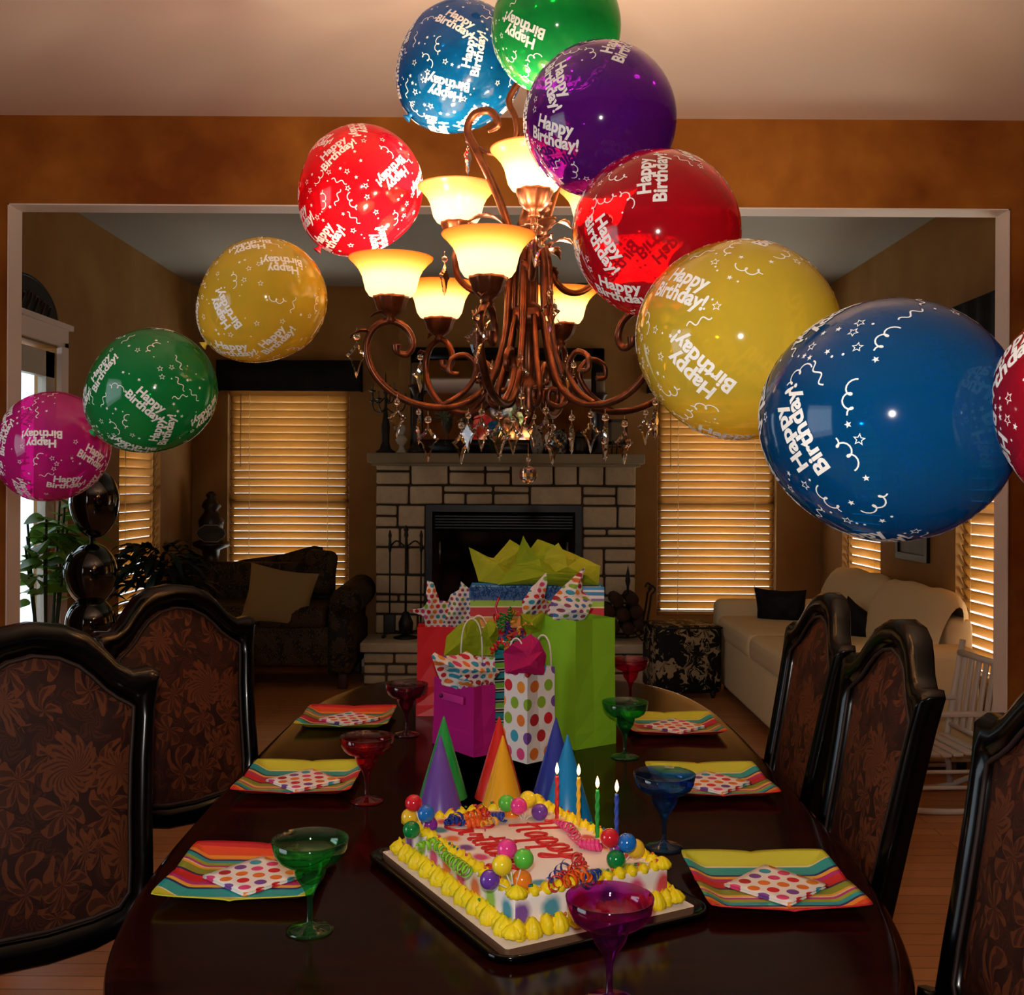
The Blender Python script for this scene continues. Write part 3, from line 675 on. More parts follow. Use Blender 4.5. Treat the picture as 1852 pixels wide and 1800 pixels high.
put(copy_tree(c0), .755, 1.485, PI, 'dark carved dining chair at the right edge of the photo, nearest and partly cut off')
put(copy_tree(c0), -.862, 1.95, -math.radians(50), 'dark carved dining chair with brown damask back, nearest on the left side')
put(copy_tree(c0), -.845, 2.73, -math.radians(40), 'dark carved dining chair on the left side, behind the nearest left chair')

# ================================================================ PLATES AND NAPKINS
PST = [(0, 'c8c832'), (.155, 'e8dcb0'), (.17, '28a0a0'), (.30, '1e2a6a'), (.325, 'ecb040'), (.37, 'b82a78'), (.42, 'c81e28'), (.52, '3a1e50'), (.545, '8a9430'), (.63, 'e8a838'), (.66, 'e8d0b0'), (.675, 'b83484'), (.70, 'a0a838'), (.745, '28a0a0'), (.79, '2a2468'), (.815, 'e89030'), (.86, 'e0481e'), (.93, 'c82030')]
M_PLATE = mat_stripes('striped_paper_plate', PST, 'Y', 'Generated', .4)
M_NAP = mat_dots('dotted_napkin', .0315, .33)
def plate_mesh():
    mb = MB(); w = .134
    def fn(u, v):
        a, b = 2 * u - 1, 2 * v - 1; r = max(abs(a), abs(b))
        k = max(0, (r - .66) / .34); z = .002 + .016 * (k * k * (3 - 2 * k)) * (.55 + .45 * min(abs(a), abs(b)) ** .5) + .004 * (k > 0) * k
        q = 1 - .045 * (abs(a) ** 6) * (abs(b) ** 6)
        return (a * w * q * (1 + .035 * (1 - b * b) * -1 * abs(a) ** 3 + .0), -b * w * q * (1 + .03 * (1 - a * a) * abs(b) ** 3), z + .0)
    mb.grid(fn, 32, 32); return mb
pl0 = plate_mesh().build('paper_plate', M_PLATE); sd = pl0.modifiers.new('thick', 'SOLIDIFY'); sd.thickness = .0012; sd.offset = 1
def nap_mesh():
    mb = MB(); h = .0625
    for i, (dz, off) in enumerate(((.0, 0), (.0022, .002), (.0044, -.0015))):
        mb.grid(lambda u, v: ((2 * u - 1) * (h - .0008 * i) + off * .4, (2 * v - 1) * (h - .0008 * i) + off, .004 + dz + .002 * (1 - abs(2 * u - 1)) * (1 - abs(2 * v - 1)) + (.003 * (u + v - 1) if i == 2 and u + v > 1 else 0)), 8, 8)
    return mb
np0 = nap_mesh().build('paper_napkin', M_NAP); sd = np0.modifiers.new('thick', 'SOLIDIFY'); sd.thickness = .0014
PL = [(-.448, 1.86, 0, 'near left, behind the green margarita glass'), (-.478, 2.46, PI, 'middle left, beside the red margarita glass'), (-.472, 3.11, 0, 'far left'),
      (.443, 1.83, PI, 'near right, beside the cake tray'), (.455, 2.46, PI, 'middle right, behind the blue margarita glass'), (.455, 3.04, PI, 'far right, beside the lime gift bag')]
for i, (x, y, rz, lb) in enumerate(PL):
    a = pl0 if i == 0 else pl0.copy(); b = np0 if i == 0 else np0.copy()
    if i: C.objects.link(a); C.objects.link(b)
    a.location = (x, y, TZ + .001); a.rotation_euler = (0, 0, rz + (.03 if x > 0 else -.0)); tag(a, 'square striped paper plate on the table, ' + lb, 'plate', 'striped paper plates')
    b.location = (x + .008, y - .004, TZ + .002); b.rotation_euler = (0, 0, PI / 4 + (.05, -.02, .1, .0, .04, -.05)[i]); tag(b, 'white dotted paper napkin lying on the plate ' + lb.replace('glass', 'glass'), 'napkin', 'dotted paper napkins')

# ================================================================ MARGARITA GLASSES
GP = [(0, 0), (.034, 0), (.036, .002), (.03, .005), (.012, .009), (.005, .014), (.0042, .03), (.0048, .05), (.008, .06), (.0105, .066), (.015, .072), (.021, .081), (.0245, .091), (.026, .099), (.031, .1015), (.041, .105), (.050, .112), (.0555, .122), (.0585, .140), (.0575, .1405), (.0545, .123), (.049, .1135), (.040, .107), (.030, .1033), (.0243, .1), (.0228, .091), (.0195, .083), (.013, .0745), (.006, .071), (0, .07)]
def glass(px, py, rim, color, tint, lb, d=None):
    p = T(px, py) if d is None else Vector(((px - CX) * d / F, d, TZ))
    m = mat_tinted(color + '_plastic', tint)
    o = MB().lathe(GP, 40, cap=False).build('margarita_glass', m, loc=(p.x, p.y, TZ + .0005)); tag(o, lb, 'glass', 'coloured margarita glasses'); return o
glass(560, 1684, 0, 'green', '84e4a4', 'green margarita glass in front of the near left plate')
glass(1107, 0, 0, 'purple', 'd860d0', 'purple margarita glass closest to the camera, in front of the cake', 1.42)
glass(1201, 1534, 0, 'blue', '70b8f0', 'blue margarita glass behind the cake by the middle right plate')
glass(1130, 1370, 0, 'green', '84e4a4', 'green margarita glass beside the lime gift bag')
glass(663, 1450, 0, 'red', 'f07080', 'red margarita glass beside the middle left plate')
glass(735, 1330, 0, 'wine', 'c86890', 'dark wine-coloured margarita glass left of the magenta gift bag')
glass(1140, 1272, 0, 'pink', 'f05898', 'deep pink margarita glass at the far right behind the lime bag')

# ================================================================ PARTY HATS
def hat(px, py, col, name, lb, d):
    p = Vector(((px - CX) * d / F, d, TZ)); m = mat(name + '_hat_card', col, rough=.28, spec=.5)
    o = empty('party_hat', p, random.uniform(0, 6), lb, 'party hat', 'cone party hats behind the cake')
    mb = MB(); mb.lathe([(.053, 0.0005), (.0015, .176), (0, .1765), (.0005, .174), (.052, .0005)], 48, cap=False); mb.build('cone', m, o)
    mb = MB(); mb.add([(.0535 * math.cos(.0), .0535 * math.sin(0), .001), (.0535 * math.cos(.16), .0535 * math.sin(.16), .001), (.002, 0.001, .173), (.002, 0, .174)], [(0, 1, 2, 3)]); mb.build('overlap_seam', m, o)
hat(799, 0, '6a4aa4', 'purple', 'purple cone party hat in front of the green one, left pair', 2.18)
hat(805, 0, '1c9c44', 'green', 'green cone party hat behind the purple one', 2.36)
hat(912, 0, 'e8a81e', 'yellow', 'yellow cone party hat in the middle, in front of the red one', 2.18)
hat(905, 0, 'd02420', 'red', 'red cone party hat behind the yellow one', 2.36)
hat(1029, 0, '1484c4', 'light_blue', 'light blue cone party hat behind the red candle, right pair', 2.19)
hat(1008, 0, '24389a', 'dark_blue', 'dark blue cone party hat behind the light blue one', 2.35)

# ================================================================ CAKE
BA = T(915, 1722, .775); ca_ = Vector((.875, .484, 0)).normalized(); cb_ = Vector((-.484, .875, 0)).normalized()
# local x = short side (towards right), local y = long side (towards left-back); origin front corner
L_, S_ = .475, .345
org = Vector((BA.x, BA.y, 0)); ang = math.atan2(ca_.y, ca_.x)
def CW(x, y, z=0): return org + ca_ * x + cb_ * y + Vector((0, 0, z))
cz = CW(S_ / 2, L_ / 2)
# black plastic tray
mb = MB(); n = 12
def rr(w, l, r, z):
    out = []
    for cx, cy, a0 in ((w / 2 - r, l / 2 - r, 0), (-w / 2 + r, l / 2 - r, PI / 2), (-w / 2 + r, -l / 2 + r, PI), (w / 2 - r, -l / 2 + r, 1.5 * PI)):
        for k in range(n + 1): a = a0 + PI / 2 * k / n; out.append((cx + r * math.cos(a), cy + r * math.sin(a), z))
    return out
rings = [rr(S_ - .03, L_ - .03, .03, .002), rr(S_, L_, .03, .0025), rr(S_ + .03, L_ + .03, .035, .012), rr(S_ + .042, L_ + .042, .04, .016), rr(S_ + .05, L_ + .05, .042, .013), rr(S_ + .046, L_ + .046, .042, .004), rr(S_ + .02, L_ + .02, .035, 0), rr(S_ - .02, L_ - .02, .03, 0)]
vs_ = [p for r in rings for p in r]; K = len(rings[0]); fs = [(i * K + k, i * K + (k + 1) % K, (i + 1) * K + (k + 1) % K, (i + 1) * K + k) for i in range(len(rings) - 1) for k in range(K)]
fs += [tuple(range(K)), tuple((len(rings) - 1) * K + k for k in range(K))[::-1]]
mb.add(vs_, fs, 0, True); o = mb.build('cake_tray', mat('glossy_black_plastic', '030303', rough=.1, spec=.35), loc=(cz.x, cz.y, TZ + .0005), rot=(0, 0, ang)); tag(o, 'glossy black plastic tray under the birthday cake', 'tray')
mb = MB(); rings = [rr(S_ - .004, L_ - .004, .006, .003), rr(S_ - .004, L_ - .004, .006, .0165)]
vs_ = [p for r in rings for p in r]; mb.add(vs_, [(k, (k + 1) % K, K + (k + 1) % K, K + k) for k in range(K)] + [tuple(range(K))[::-1], tuple(K + k for k in range(K))])
t = NT('cake_board_card'); gz = t.n('ShaderNodeNewGeometry'); sp = t.n('ShaderNodeSeparateXYZ'); t.l(gz.outputs['Normal'], sp.inputs[0]); t.bsdf(t.mix(t.math('GREATER_THAN', sp.outputs[2], .5), '6a4a34', 'e8dcd4'), rough=.6)
o = mb.build('cake_board', t.m, loc=(cz.x, cz.y, TZ), rot=(0, 0, ang)); tag(o, 'white cardboard cake board lying in the black tray', 'cake board')
# cake body
CB = TZ + .0175; CH = .058
ck = empty('birthday_cake', (cz.x, cz.y, CB), ang, 'white sheet cake with yellow piped borders and red writing', 'cake')
cw_, cl_ = S_ - .064, L_ - .064
SPC = ['d42034', '1a8aa0', '8abc30', '6a2490', 'e86a20', 'd42a70']
t = NT('airbrushed_icing'); v = t.coord('Object'); sp = t.n('ShaderNodeSeparateXYZ'); t.l(v, sp.inputs[0])
ex = t.math('SUBTRACT', t.math('ABSOLUTE', sp.outputs[0]), cw_ / 2); ey = t.math('SUBTRACT', t.math('ABSOLUTE', sp.outputs[1]), cl_ / 2)
isx = t.math('GREATER_THAN', ex, ey); e = t.math('MAXIMUM', ex, ey); side = t.math('LESS_THAN', sp.outputs[2], CH - .004)
def lerp(f, a, b): return t.math('ADD', t.math('MULTIPLY', f, b), t.math('MULTIPLY', t.math('SUBTRACT', 1.0, f), a))
u = t.math('DIVIDE', lerp(isx, sp.outputs[0], sp.outputs[1]), .052); k = t.math('FLOOR', u); fu = t.math('MULTIPLY', t.math('SUBTRACT', t.math('SUBTRACT', u, k), .5), .052)
w2 = lerp(side, t.math('SUBTRACT', t.math('MULTIPLY', e, -1), .036), t.math('SUBTRACT', sp.outputs[2], .03))
nz = t.math('MULTIPLY', t.math('SUBTRACT', t.noise(v, 60, 2)[0], .5), .008)
dist = t.math('ADD', t.math('SQRT', t.math('ADD', t.math('MULTIPLY', fu, fu), t.math('MULTIPLY', t.math('MULTIPLY', w2, w2), lerp(side, 1.6, .7)))), nz)
f = t.ramp(t.math('MULTIPLY', dist, 40), [(.42, (1, 1, 1)), (.85, (0, 0, 0))])
cbx = t.n('ShaderNodeCombineXYZ'); t.l(t.math('ADD', k, t.math('MULTIPLY', isx, 31)), cbx.inputs[0]); t.l(side, cbx.inputs[1]); t.l(t.math('SIGN', lerp(isx, sp.outputs[1], sp.outputs[0])), cbx.inputs[2])
wn = t.n('ShaderNodeTexWhiteNoise'); t.l(cbx.outputs[0], wn.inputs[0]); pc = t.ramp(wn.outputs[0], [(i / 6, c) for i, c in enumerate(SPC)], True)
nb = t.noise(v, 14, 2)[0]
col = t.mix(t.math('MULTIPLY', f, .92), t.mix(t.ramp(nb, [(.45, (0, 0, 0)), (.75, (.5, .5, .5))]), 'f4e8de', 'f2ccb8'), pc)
t.bsdf(col, rough=.5, spec=.3, bump=t.noise(v, 90, 3)[0], bs=.15, bd=.003); M_ICE = t.m
mb = MB(); mb.rbox((0, 0, CH / 2), (cw_, cl_, CH), .006, 0, 3); mb.build('sheet_cake', M_ICE, ck)
M_YF = mat('yellow_buttercream', 'f6d818', rough=.42, spec=.4)
rb = random.Random(11)
def shell(mb, p, dirv, s=1.0, up=1.0):
    """ribbed piped blob: dirv = tail direction in plane"""
    a = math.atan2(dirv[1], dirv[0]); n = 18; prof = [(-.6, .25), (-.45, .75), (-.1, 1.0), (.3, .8), (.75, .4), (1.15, .1)]
    vs_ = []; 
    for x, r in prof:
        for k in range(n):
            b = 2 * PI * k / n; q = r * (1 + .16 * math.cos(7 * b)); vs_.append((x * s * .013, q * math.cos(b) * s * .0115, max(-.3, q * math.sin(b)) * s * .011 * up))
    fs = [(i * n + k, i * n + (k + 1) % n, (i + 1) * n + (k + 1) % n, (i + 1) * n + k) for i in range(len(prof) - 1) for k in range(n)] + [tuple(range(n))[::-1], tuple((len(prof) - 1) * n + k for k in range(n))]
    mb.add(vs_, fs, 0, True, Matrix.Translation(p) @ Matrix.Rotation(a, 4, 'Z'))
def border(z, off, s, step, up):
    mb = MB(); hx, hy = cw_ / 2 + off, cl_ / 2 + off
    for (x0, y0, x1, y1) in ((-hx, -hy, hx, -hy), (hx, -hy, hx, hy), (hx, hy, -hx, hy), (-hx, hy, -hx, -hy)):
        L = math.hypot(x1 - x0, y1 - y0); k = int(L / step)
        for i in range(k):
            t = (i + .3) / k; q = rb.uniform(-.0015, .0015); dx, dy = (x1 - x0) / L, (y1 - y0) / L
            shell(mb, (x0 + (x1 - x0) * t - dy * q, y0 + (y1 - y0) * t + dx * q, z), (dx, dy), s * rb.uniform(.9, 1.12), up)
    # corner swirls
    for sx in (-1, 1):
        for sy in (-1, 1):
            mb.lathe([(.014 * s, -.002), (.0145 * s, .004), (.010 * s, .010), (.004 * s, .014), (0, .0155)], 28, c=(sx * hx, sy * hy, z), flute=.12, nf=9)
    return mb
border(CH, -.008, 1.0, .021, 1.0).build('top_border', M_YF, ck)
mb = border(.008, .006, 1.15, .024, 1.5)
for i in range(int(cl_ / .045)):
    y = -cl_ / 2 + .02 + i * .045
    for sx in (-1, 1): mb.lathe([(.014, 0), (.015, .008), (.011, .018), (.004, .026), (0, .028)], 24, c=(sx * (cw_ / 2 + .008), y, 0), flute=.14, nf=8)
for i in range(int(cw_ / .045)):
    x = -cw_ / 2 + .025 + i * .045
    for sy in (-1, 1): mb.lathe([(.014, 0), (.015, .008), (.011, .018), (.004, .026), (0, .028)], 24, c=(x, sy * (cl_ / 2 + .008), 0), flute=.14, nf=8)
mb.build('bottom_border', M_YF, ck)
# sprinkles (confetti dots) on the borders
mb = MB(); 
for k in range(110):
    side = rb.randrange(4); u = rb.uniform(-.5, .5); m_ = rb.randrange(4)
    x, y = ((cw_ * u, (-1) ** side * cl_ / 2) if side < 2 else ((-1) ** side * cw_ / 2, cl_ * u))
    zt = rb.random() < .5
    mb.cyl((x * (.96 if zt else 1.04), y * (.97 if zt else 1.03), CH + .0095 if zt else .0205), (x * (.96 if zt else 1.05), y * (.97 if zt else 1.04), CH + .0125 if zt else .0235), .0022, 8, m_)
o = mb.build('sprinkles', [mat('sprinkle_green', '2a8a3c', rough=.5), mat('sprinkle_orange', 'e0702a', rough=.5), mat('sprinkle_blue', '2a5aa4', rough=.5), mat('sprinkle_pink', 'd0406a', rough=.5)], ck)
o['kind'] = 'stuff'
# piped script: single-stroke letters
ST = {'H': [[(0, 1.3), (.1, 1.5), (.3, 1.4), (.22, .6), (.12, 0)], [(.85, 1.5), (.7, .7), (.68, .05), (.85, 0)], [(.1, .65), (.5, .8), (.8, .75)]],
      'a': [[(.5, .55), (.3, .68), (.08, .4), (.15, .05), (.38, .1), (.5, .5), (.5, .1), (.7, .08)]],
      'p': [[(0, .3), (.12, .65), (.1, 0), (.05, -.6)], [(.1, .45), (.3, .68), (.5, .45), (.4, .08), (.12, .08), (.5, .0), (.7, .2)]],
      'y': [[(0, .6), (.08, .15), (.3, .1), (.5, .6), (.45, 0), (.3, -.55), (.05, -.45), (.4, -.05), (.75, .2)]],
      'B': [[(.2, 1.4), (.15, .7), (.1, 0)], [(0, 1.2), (.35, 1.55), (.75, 1.3), (.6, .85), (.25, .8), (.75, .65), (.75, .15), (.3, -.05), (.05, .1)]],
      'i': [[(.05, .6), (.08, .1), (.3, .1)], [(.07, .95), (.1, 1.0)]],
      'r': [[(0, .3), (.12, .7), (.2, .5), (.42, .58), (.38, .12), (.55, .1)]],
      't': [[(.15, 1.2), (.12, .2), (.35, .08)], [(-.1, .8), (.4, .85)]],
      'h': [[(.0, .2), (.25, 1.1), (.15, 1.3), (.1, 0)], [(.1, .4), (.35, .65), (.42, .1), (.62, .12)]],
      'd': [[(.45, .55), (.25, .65), (.05, .35), (.15, .05), (.4, .15), (.52, 1.3), (.5, .1), (.68, .1)]]}
AD = {'H': .98, 'a': .66, 'p': .68, 'y': .72, 'B': .95, 'i': .35, 'r': .55, 't': .42, 'h': .6, 'd': .7}
mb = MB(); wob = random.Random(2)
def script(s, x0, y0, sz):
    x = x0
    for ch in s:
        for st in ST[ch]:
            pts = [(x + (a + .18 * b) * sz + wob.uniform(-1, 1) * .0006, y0 + b * sz, 0) for a, b in st]
            pts = smooth_path(pts, 4); mb.tube([(p.y, -p.x, CH + .0012) for p in pts], .0026, 7)
        x += AD[ch] * sz
# text runs along local -y, its top towards local +x
script('Happy', -.098, .012, .054); script('Birthday', -.150, -.088, .052)
mb.build('red_writing', mat('red_gel_icing', 'c41c1c', rough=.3), ck)
def cake_pt(px, py, z): # point on plane z for a pixel
    return T(px, py, z)
CT = CB + CH
# candles with flames
M_FL = NT('flame'); em = M_FL.n('ShaderNodeEmission'); sp = M_FL.n('ShaderNodeSeparateXYZ'); M_FL.l(M_FL.coord('Generated'), sp.inputs[0])
M_FL.l(M_FL.ramp(sp.outputs[2], [(0, (.9, .25, .05)), (.25, (1, .75, .35)), (.6, (1, .85, .55)), (1, (1, .45, .1))]), em.inputs[0]); em.inputs[1].default_value = 3.2; M_FL.l(em.outputs[0], M_FL.out.inputs[0]); M_FL = M_FL.m
for px, py, tip, col, nm in ((1007, 1484, 1381, 'd02a2a', 'red'), (1046, 1496, 1383, 'e8b428', 'yellow'), (1080, 1519, 1405, '22963c', 'green'), (1115, 1524, 1412, '2c48a8', 'blue')):
    b = T(px, py, CT - .004); h = (py - tip) * b.y / F; hc = h - .023
    o = empty('birthday_candle', b, 0, nm + ' twisted birthday candle burning at the back edge of the cake', 'candle', 'lit candles in the cake')
    mb = MB(); n = 14; vs_ = []; K = 26
    for i in range(K + 1):
        for k in range(n): a = 2 * PI * k / n; r = .0036 * (1 + .22 * math.cos(2 * (a - i * .55))); vs_.append((r * math.cos(a), r * math.sin(a), hc * i / K))
    fs = [(i * n + k, i * n + (k + 1) % n, (i + 1) * n + (k + 1) % n, (i + 1) * n + k) for i in range(K) for k in range(n)] + [tuple(K * n + k for k in range(n))]
    mb.add(vs_, fs, 0, True); mb.build('wax_stick', mat(nm + '_wax', col, rough=.4), o)
    MB().cyl((0, 0, hc), (.001, 0, hc + .006), .0006, 6).build('wick', M_BLACK, o)
    MB().lathe([(.0005, hc + .003), (.0030, hc + .007), (.0036, hc + .012), (.0024, hc + .018), (.0008, hc + .0235), (0, hc + .025)], 14, cap=False).build('flame', M_FL, o)
    light('candle_light', 'POINT', (0, 0, hc + .012), .10, (1, .62, .28), .005, parent=o)
# balloon picks
BC = {'red': 'd0202c', 'blue': '1a6cc0', 'yellow': 'f0c030', 'green': '0c7c3c', 'purple': '8a2a9c', 'pink': 'e83a8c', 'lime': '5cc040', 'orange': 'f08424', 'violet': '6a3aa0', 'lemon': 'f4d428'}
def pick(base, balls, lb):
    b = T(base[0], base[1], CT); o = empty('balloon_pick', b, 0, lb, 'cake decoration', 'balloon cluster picks on the cake')
    for px, py, c, dd in balls:
        d = b.y + dd; w = P(px, py, d) - b; r = 17.3 * 1.72 / F
        q = MB().ball((w.x, w.y, w.z), r, n=14).build('ball', mat('ball_' + c, BC[c], rough=.12, coat=.5), o)
        e = w - w.normalized() * r
        MB().tube([(0, 0, -.004), tuple(e * .5 + Vector((0, 0, -.0))), tuple(e)], .0011, 6).build('stem', mat('white_plastic', 'e8e4e0', rough=.3), q)
pick((930, 1612), [(917, 1536, 'pink', .01), (908, 1565, 'lemon', -.012), (947, 1554, 'lime', .0), (886, 1592, 'violet', .0), (944, 1592, 'orange', .012)], 'cluster of five balloon balls standing at the front of the cake')
pick((1122, 1568), [(1103, 1516, 'red', -.012), (1134, 1525, 'blue', -.014), (1149, 1535, 'yellow', .014), (1114, 1555, 'green', -.022), (1118, 1531, 'purple', .018)], 'cluster of balloon balls at the right corner of the cake by the blue candle')
pick((764, 1502), [(748, 1453, 'red', .01), (771, 1472, 'blue', -.014), (741, 1478, 'yellow', .016), (744, 1501, 'green', -.018), (776, 1492, 'purple', .012)], 'cluster of balloon balls at the far left corner of the cake by the purple hat')
pick((948, 1482), [(916, 1453, 'lime', .005), (938, 1458, 'pink', -.02), (955, 1446, 'lemon', .012), (926, 1474, 'orange', .02), (976, 1469, 'violet', .0)], 'cluster of balloon balls at the back edge of the cake before the hats')
# curled ribbons
def curl(mb, p0, p1, r, turns, m=0, w=.003, seed=0):
    p0, p1 = Vector(p0), Vector(p1); d = p1 - p0; q = d.normalized(); u = q.orthogonal().normalized(); v = q.cross(u); n = int(turns * 14); vs_ = []; rg = random.Random(seed); ph = rg.uniform(0, 6)
    for i in range(n + 1):
        t = i / n; a = ph + 2 * PI * turns * t; R = r * (.75 + .35 * math.sin(3 * t + ph))
        c = p0 + d * t + (u * math.cos(a) + v * math.sin(a)) * R
        vs_ += [c - q * w, c + q * w]
    mb.add(vs_, [(2 * i, 2 * i + 1, 2 * i + 3, 2 * i + 2) for i in range(n)], m, True)
RC = {'blue': '123a9c', 'orange': 'f0601c', 'red': 'd0202c', 'gold': 'e8a838', 'lime': '8cd030', 'pink': 'e83a7c'}
RM = {k: mat('ribbon_' + k, v, rough=.2, coat=.5) for k, v in RC.items()}
def ribbon(name, items, lb, cat='ribbon', zz=CT, label_colors=True):
    order = sorted({i[4] for i in items}); mb = MB()
    org_ = T(items[0][0], items[0][1], zz)
    for k, (x0, y0, x1, y1, c, r, tn, z0) in enumerate(items):
        a = T(x0, y0, zz + z0) - org_; b = T(x1, y1, zz + z0) - org_; curl(mb, a, b, r, tn, order.index(c), .0036, k)
    o = mb.build(name, [RM[c] for c in order], loc=org_); sd = o.modifiers.new('thick', 'SOLIDIFY'); sd.thickness = .0004
    tag(o, lb, cat); return o
ribbon('curled_ribbon', [(803, 1490, 830, 1478, 'blue', .009, 3.5, .012), (812, 1480, 842, 1490, 'blue', .008, 3, .008), (838, 1478, 880, 1472, 'orange', .010, 4, .012), (845, 1490, 880, 1488, 'orange', .009, 4, .008), (866, 1464, 886, 1474, 'red', .009, 3, .018), (872, 1490, 896, 1484, 'gold', .009, 3, .01), (890, 1474, 912, 1478, 'blue', .008, 3, .012)], 'curled blue, orange, red and gold ribbons along the back edge of the cake')
ribbon('curled_ribbon', [(756, 1530, 790, 1526, 'lime', .009, 3, .012), (782, 1522, 812, 1552, 'lime', .009, 4, .012), (800, 1545, 846, 1578, 'lime', .010, 6, .013)], 'curled lime green ribbon along the left edge of the cake')
ribbon('curled_ribbon', [(1004, 1486, 1036, 1500, 'pink', .008, 4.5, .009), (1030, 1498, 1052, 1528, 'pink', .009, 5, .010), (1048, 1526, 1086, 1530, 'pink', .009, 5, .010)], 'curled pink ribbon at the foot of the candles on the cake')
ribbon('curled_ribbon', [(990, 1594, 1030, 1566, 'blue', .011, 3, .012), (1000, 1602, 1020, 1580, 'red', .009, 3, .012), (1022, 1596, 1060, 1580, 'orange', .012, 4, .014), (1040, 1552, 1060, 1566, 'red', .009, 3, .02), (1060, 1592, 1086, 1576, 'blue', .011, 3.5, .012), (1030, 1572, 1064, 1590, 'orange', .009, 3, .02), (1026, 1580, 1050, 1560, 'red', .008, 3, .018)], 'curled blue, red and orange ribbons on the cake behind the purple glass')
# ================================================================ BALLOONS
def bsurf(a, ph, off=0):
    """a: angle from the rounded pole (0) to the neck (pi)"""
    if a <= PI / 2: r, z = math.sin(a), 1.02 * math.cos(a)
    else:
        k = (a - PI / 2) / (PI / 2); r = math.cos(k * PI / 2) ** 1.0 * (1 - .10 * k) + .0; z = -1.20 * math.sin(k * PI / 2)
        r += .05 * k ** 6
    return Vector((r * math.cos(ph), r * math.sin(ph), z)) * (1 + off)
def text_polys(txt, size, off):
    cu = bpy.data.curves.new('t', 'FONT'); cu.body = txt; cu.size = size; cu.offset = off; cu.align_x = 'CENTER'; cu.align_y = 'CENTER'; cu.space_line = .82; cu.resolution_u = 3
    o = bpy.data.objects.new('t', cu); C.objects.link(o); dg = bpy.context.evaluated_depsgraph_get(); me = bpy.data.meshes.new_from_object(o.evaluated_get(dg))
    v = [(q.co.x, q.co.y) for q in me.vertices]; f = [tuple(p.vertices) for p in me.polygons]
    bpy.data.objects.remove(o, do_unlink=True); bpy.data.curves.remove(cu); bpy.data.meshes.remove(me); return v, f
HBV, HBF = text_polys('Happy\nBirthday!', .20, .007)
def star(r, r2, hollow=True):
    o = [((r if k % 2 == 0 else r2) * math.sin(k * PI / 5), (r if k % 2 == 0 else r2) * math.cos(k * PI / 5)) for k in range(10)]
    if not hollow: return [(0, 0)] + o, [(0, 1 + k, 1 + (k + 1) % 10) for k in range(10)]
    i = [(x * .66, y * .66) for x, y in o]; return o + i, [(k, (k + 1) % 10, 10 + (k + 1) % 10, 10 + k) for k in range(10)]
def squig(seed):
    r_ = random.Random(seed); loop = r_.random() < .5; n = 26; pts = []
    for i in range(n + 1):
        t = i / n
        if loop: pts.append((.26 * (t - .5) + .03 * math.sin(t * 15), .035 * math.cos(t * 15) + .05 * math.sin(t * 3)))
        else: pts.append((.26 * (t - .5), .03 * math.sin(t * 12) * (1 - .3 * t) + .04 * t))
    w = .0065; v = []
    for i, p in enumerate(pts):
        a = pts[max(0, i - 1)]; b = pts[min(n, i + 1)]; dx, dy = b[0] - a[0], b[1] - a[1]; l = math.hypot(dx, dy) or 1
        v += [(p[0] - dy / l * w, p[1] + dx / l * w), (p[0] + dy / l * w, p[1] - dx / l * w)]
    return v, [(2 * i, 2 * i + 1, 2 * i + 3, 2 * i + 2) for i in range(n)]
def disc(r): return [(r * math.cos(k * PI / 4), r * math.sin(k * PI / 4)) for k in range(8)], [tuple(range(8))]
def balloon_mb(seed, amin=.62, ts=1.0, nt=15):
    """unit balloon with its white print laid 0.4 % above the skin; material 0 film, 1 ink"""
    mb = MB(); r_ = random.Random(seed); nu, nv = 64, 40
    mb.grid(lambda u, v: bsurf(max(.0001, v * (PI - .03)), u * 2 * PI), nu, nv)
    placed = []
    def put2(v2, f2, a, ph, rot):
        c = bsurf(a, ph).normalized(); ez = c; ex = Vector((-math.sin(ph), math.cos(ph), 0)); ey = ez.cross(ex)
        cr, sr = math.cos(rot), math.sin(rot); pts = []
        for x, y in v2:
            X, Y = x * cr - y * sr, x * sr + y * cr; d = (ez + ex * X + ey * Y).normalized()
            # march direction to (angle, azimuth) on the profile
            az = math.atan2(d.y, d.x); th = math.acos(max(-1, min(1, d.z)))
            if th > PI / 2:
                lo, hi = PI / 2, PI
                for _ in range(14):
                    mid = (lo + hi) / 2; q = bsurf(mid, 0); t_ = math.atan2(q.x, q.z)
                    if t_ < th: lo = mid
                    else: hi = mid
                aa = lo
            else: aa = math.atan2(math.sin(th) * 1.02, math.cos(th))
            pts.append(bsurf(aa, az, .004))
        mb.add(pts, f2, 1, False)
    def far(d, lim): return all(d.angle(q) > (lim + l) for q, l in placed)
    texts = 0; tries = 0
    while texts < nt and tries < 3000:
        tries += 1; a = math.acos(r_.uniform(-.93, math.cos(amin))); ph = r_.uniform(0, 2 * PI); d = Vector((math.sin(a) * math.cos(ph), math.sin(a) * math.sin(ph), math.cos(a)))
        if far(d, .27 * ts): put2([(x * ts, y * ts) for x, y in HBV], HBF, a, ph, r_.uniform(0, 2 * PI)); placed.append((d, .27 * ts)); texts += 1
    def scatter(n, lim, fn):
        k = 0; t_ = 0
        while k < n and t_ < 2500:
            t_ += 1; a = math.acos(r_.uniform(-.96, math.cos(amin - .08))); ph = r_.uniform(0, 2 * PI); d = Vector((math.sin(a) * math.cos(ph), math.sin(a) * math.sin(ph), math.cos(a)))
            if far(d, lim): v2, f2 = fn(k); put2(v2, f2, a, ph, r_.uniform(0, 2 * PI)); placed.append((d, lim)); k += 1
    scatter(26, .10, lambda k: squig(k + seed * 31)); scatter(42, .05, lambda k: star(.05, .023)); scatter(40, .035, lambda k: star(.03, .013, False)); scatter(50, .022, lambda k: disc(.012))
    return mb
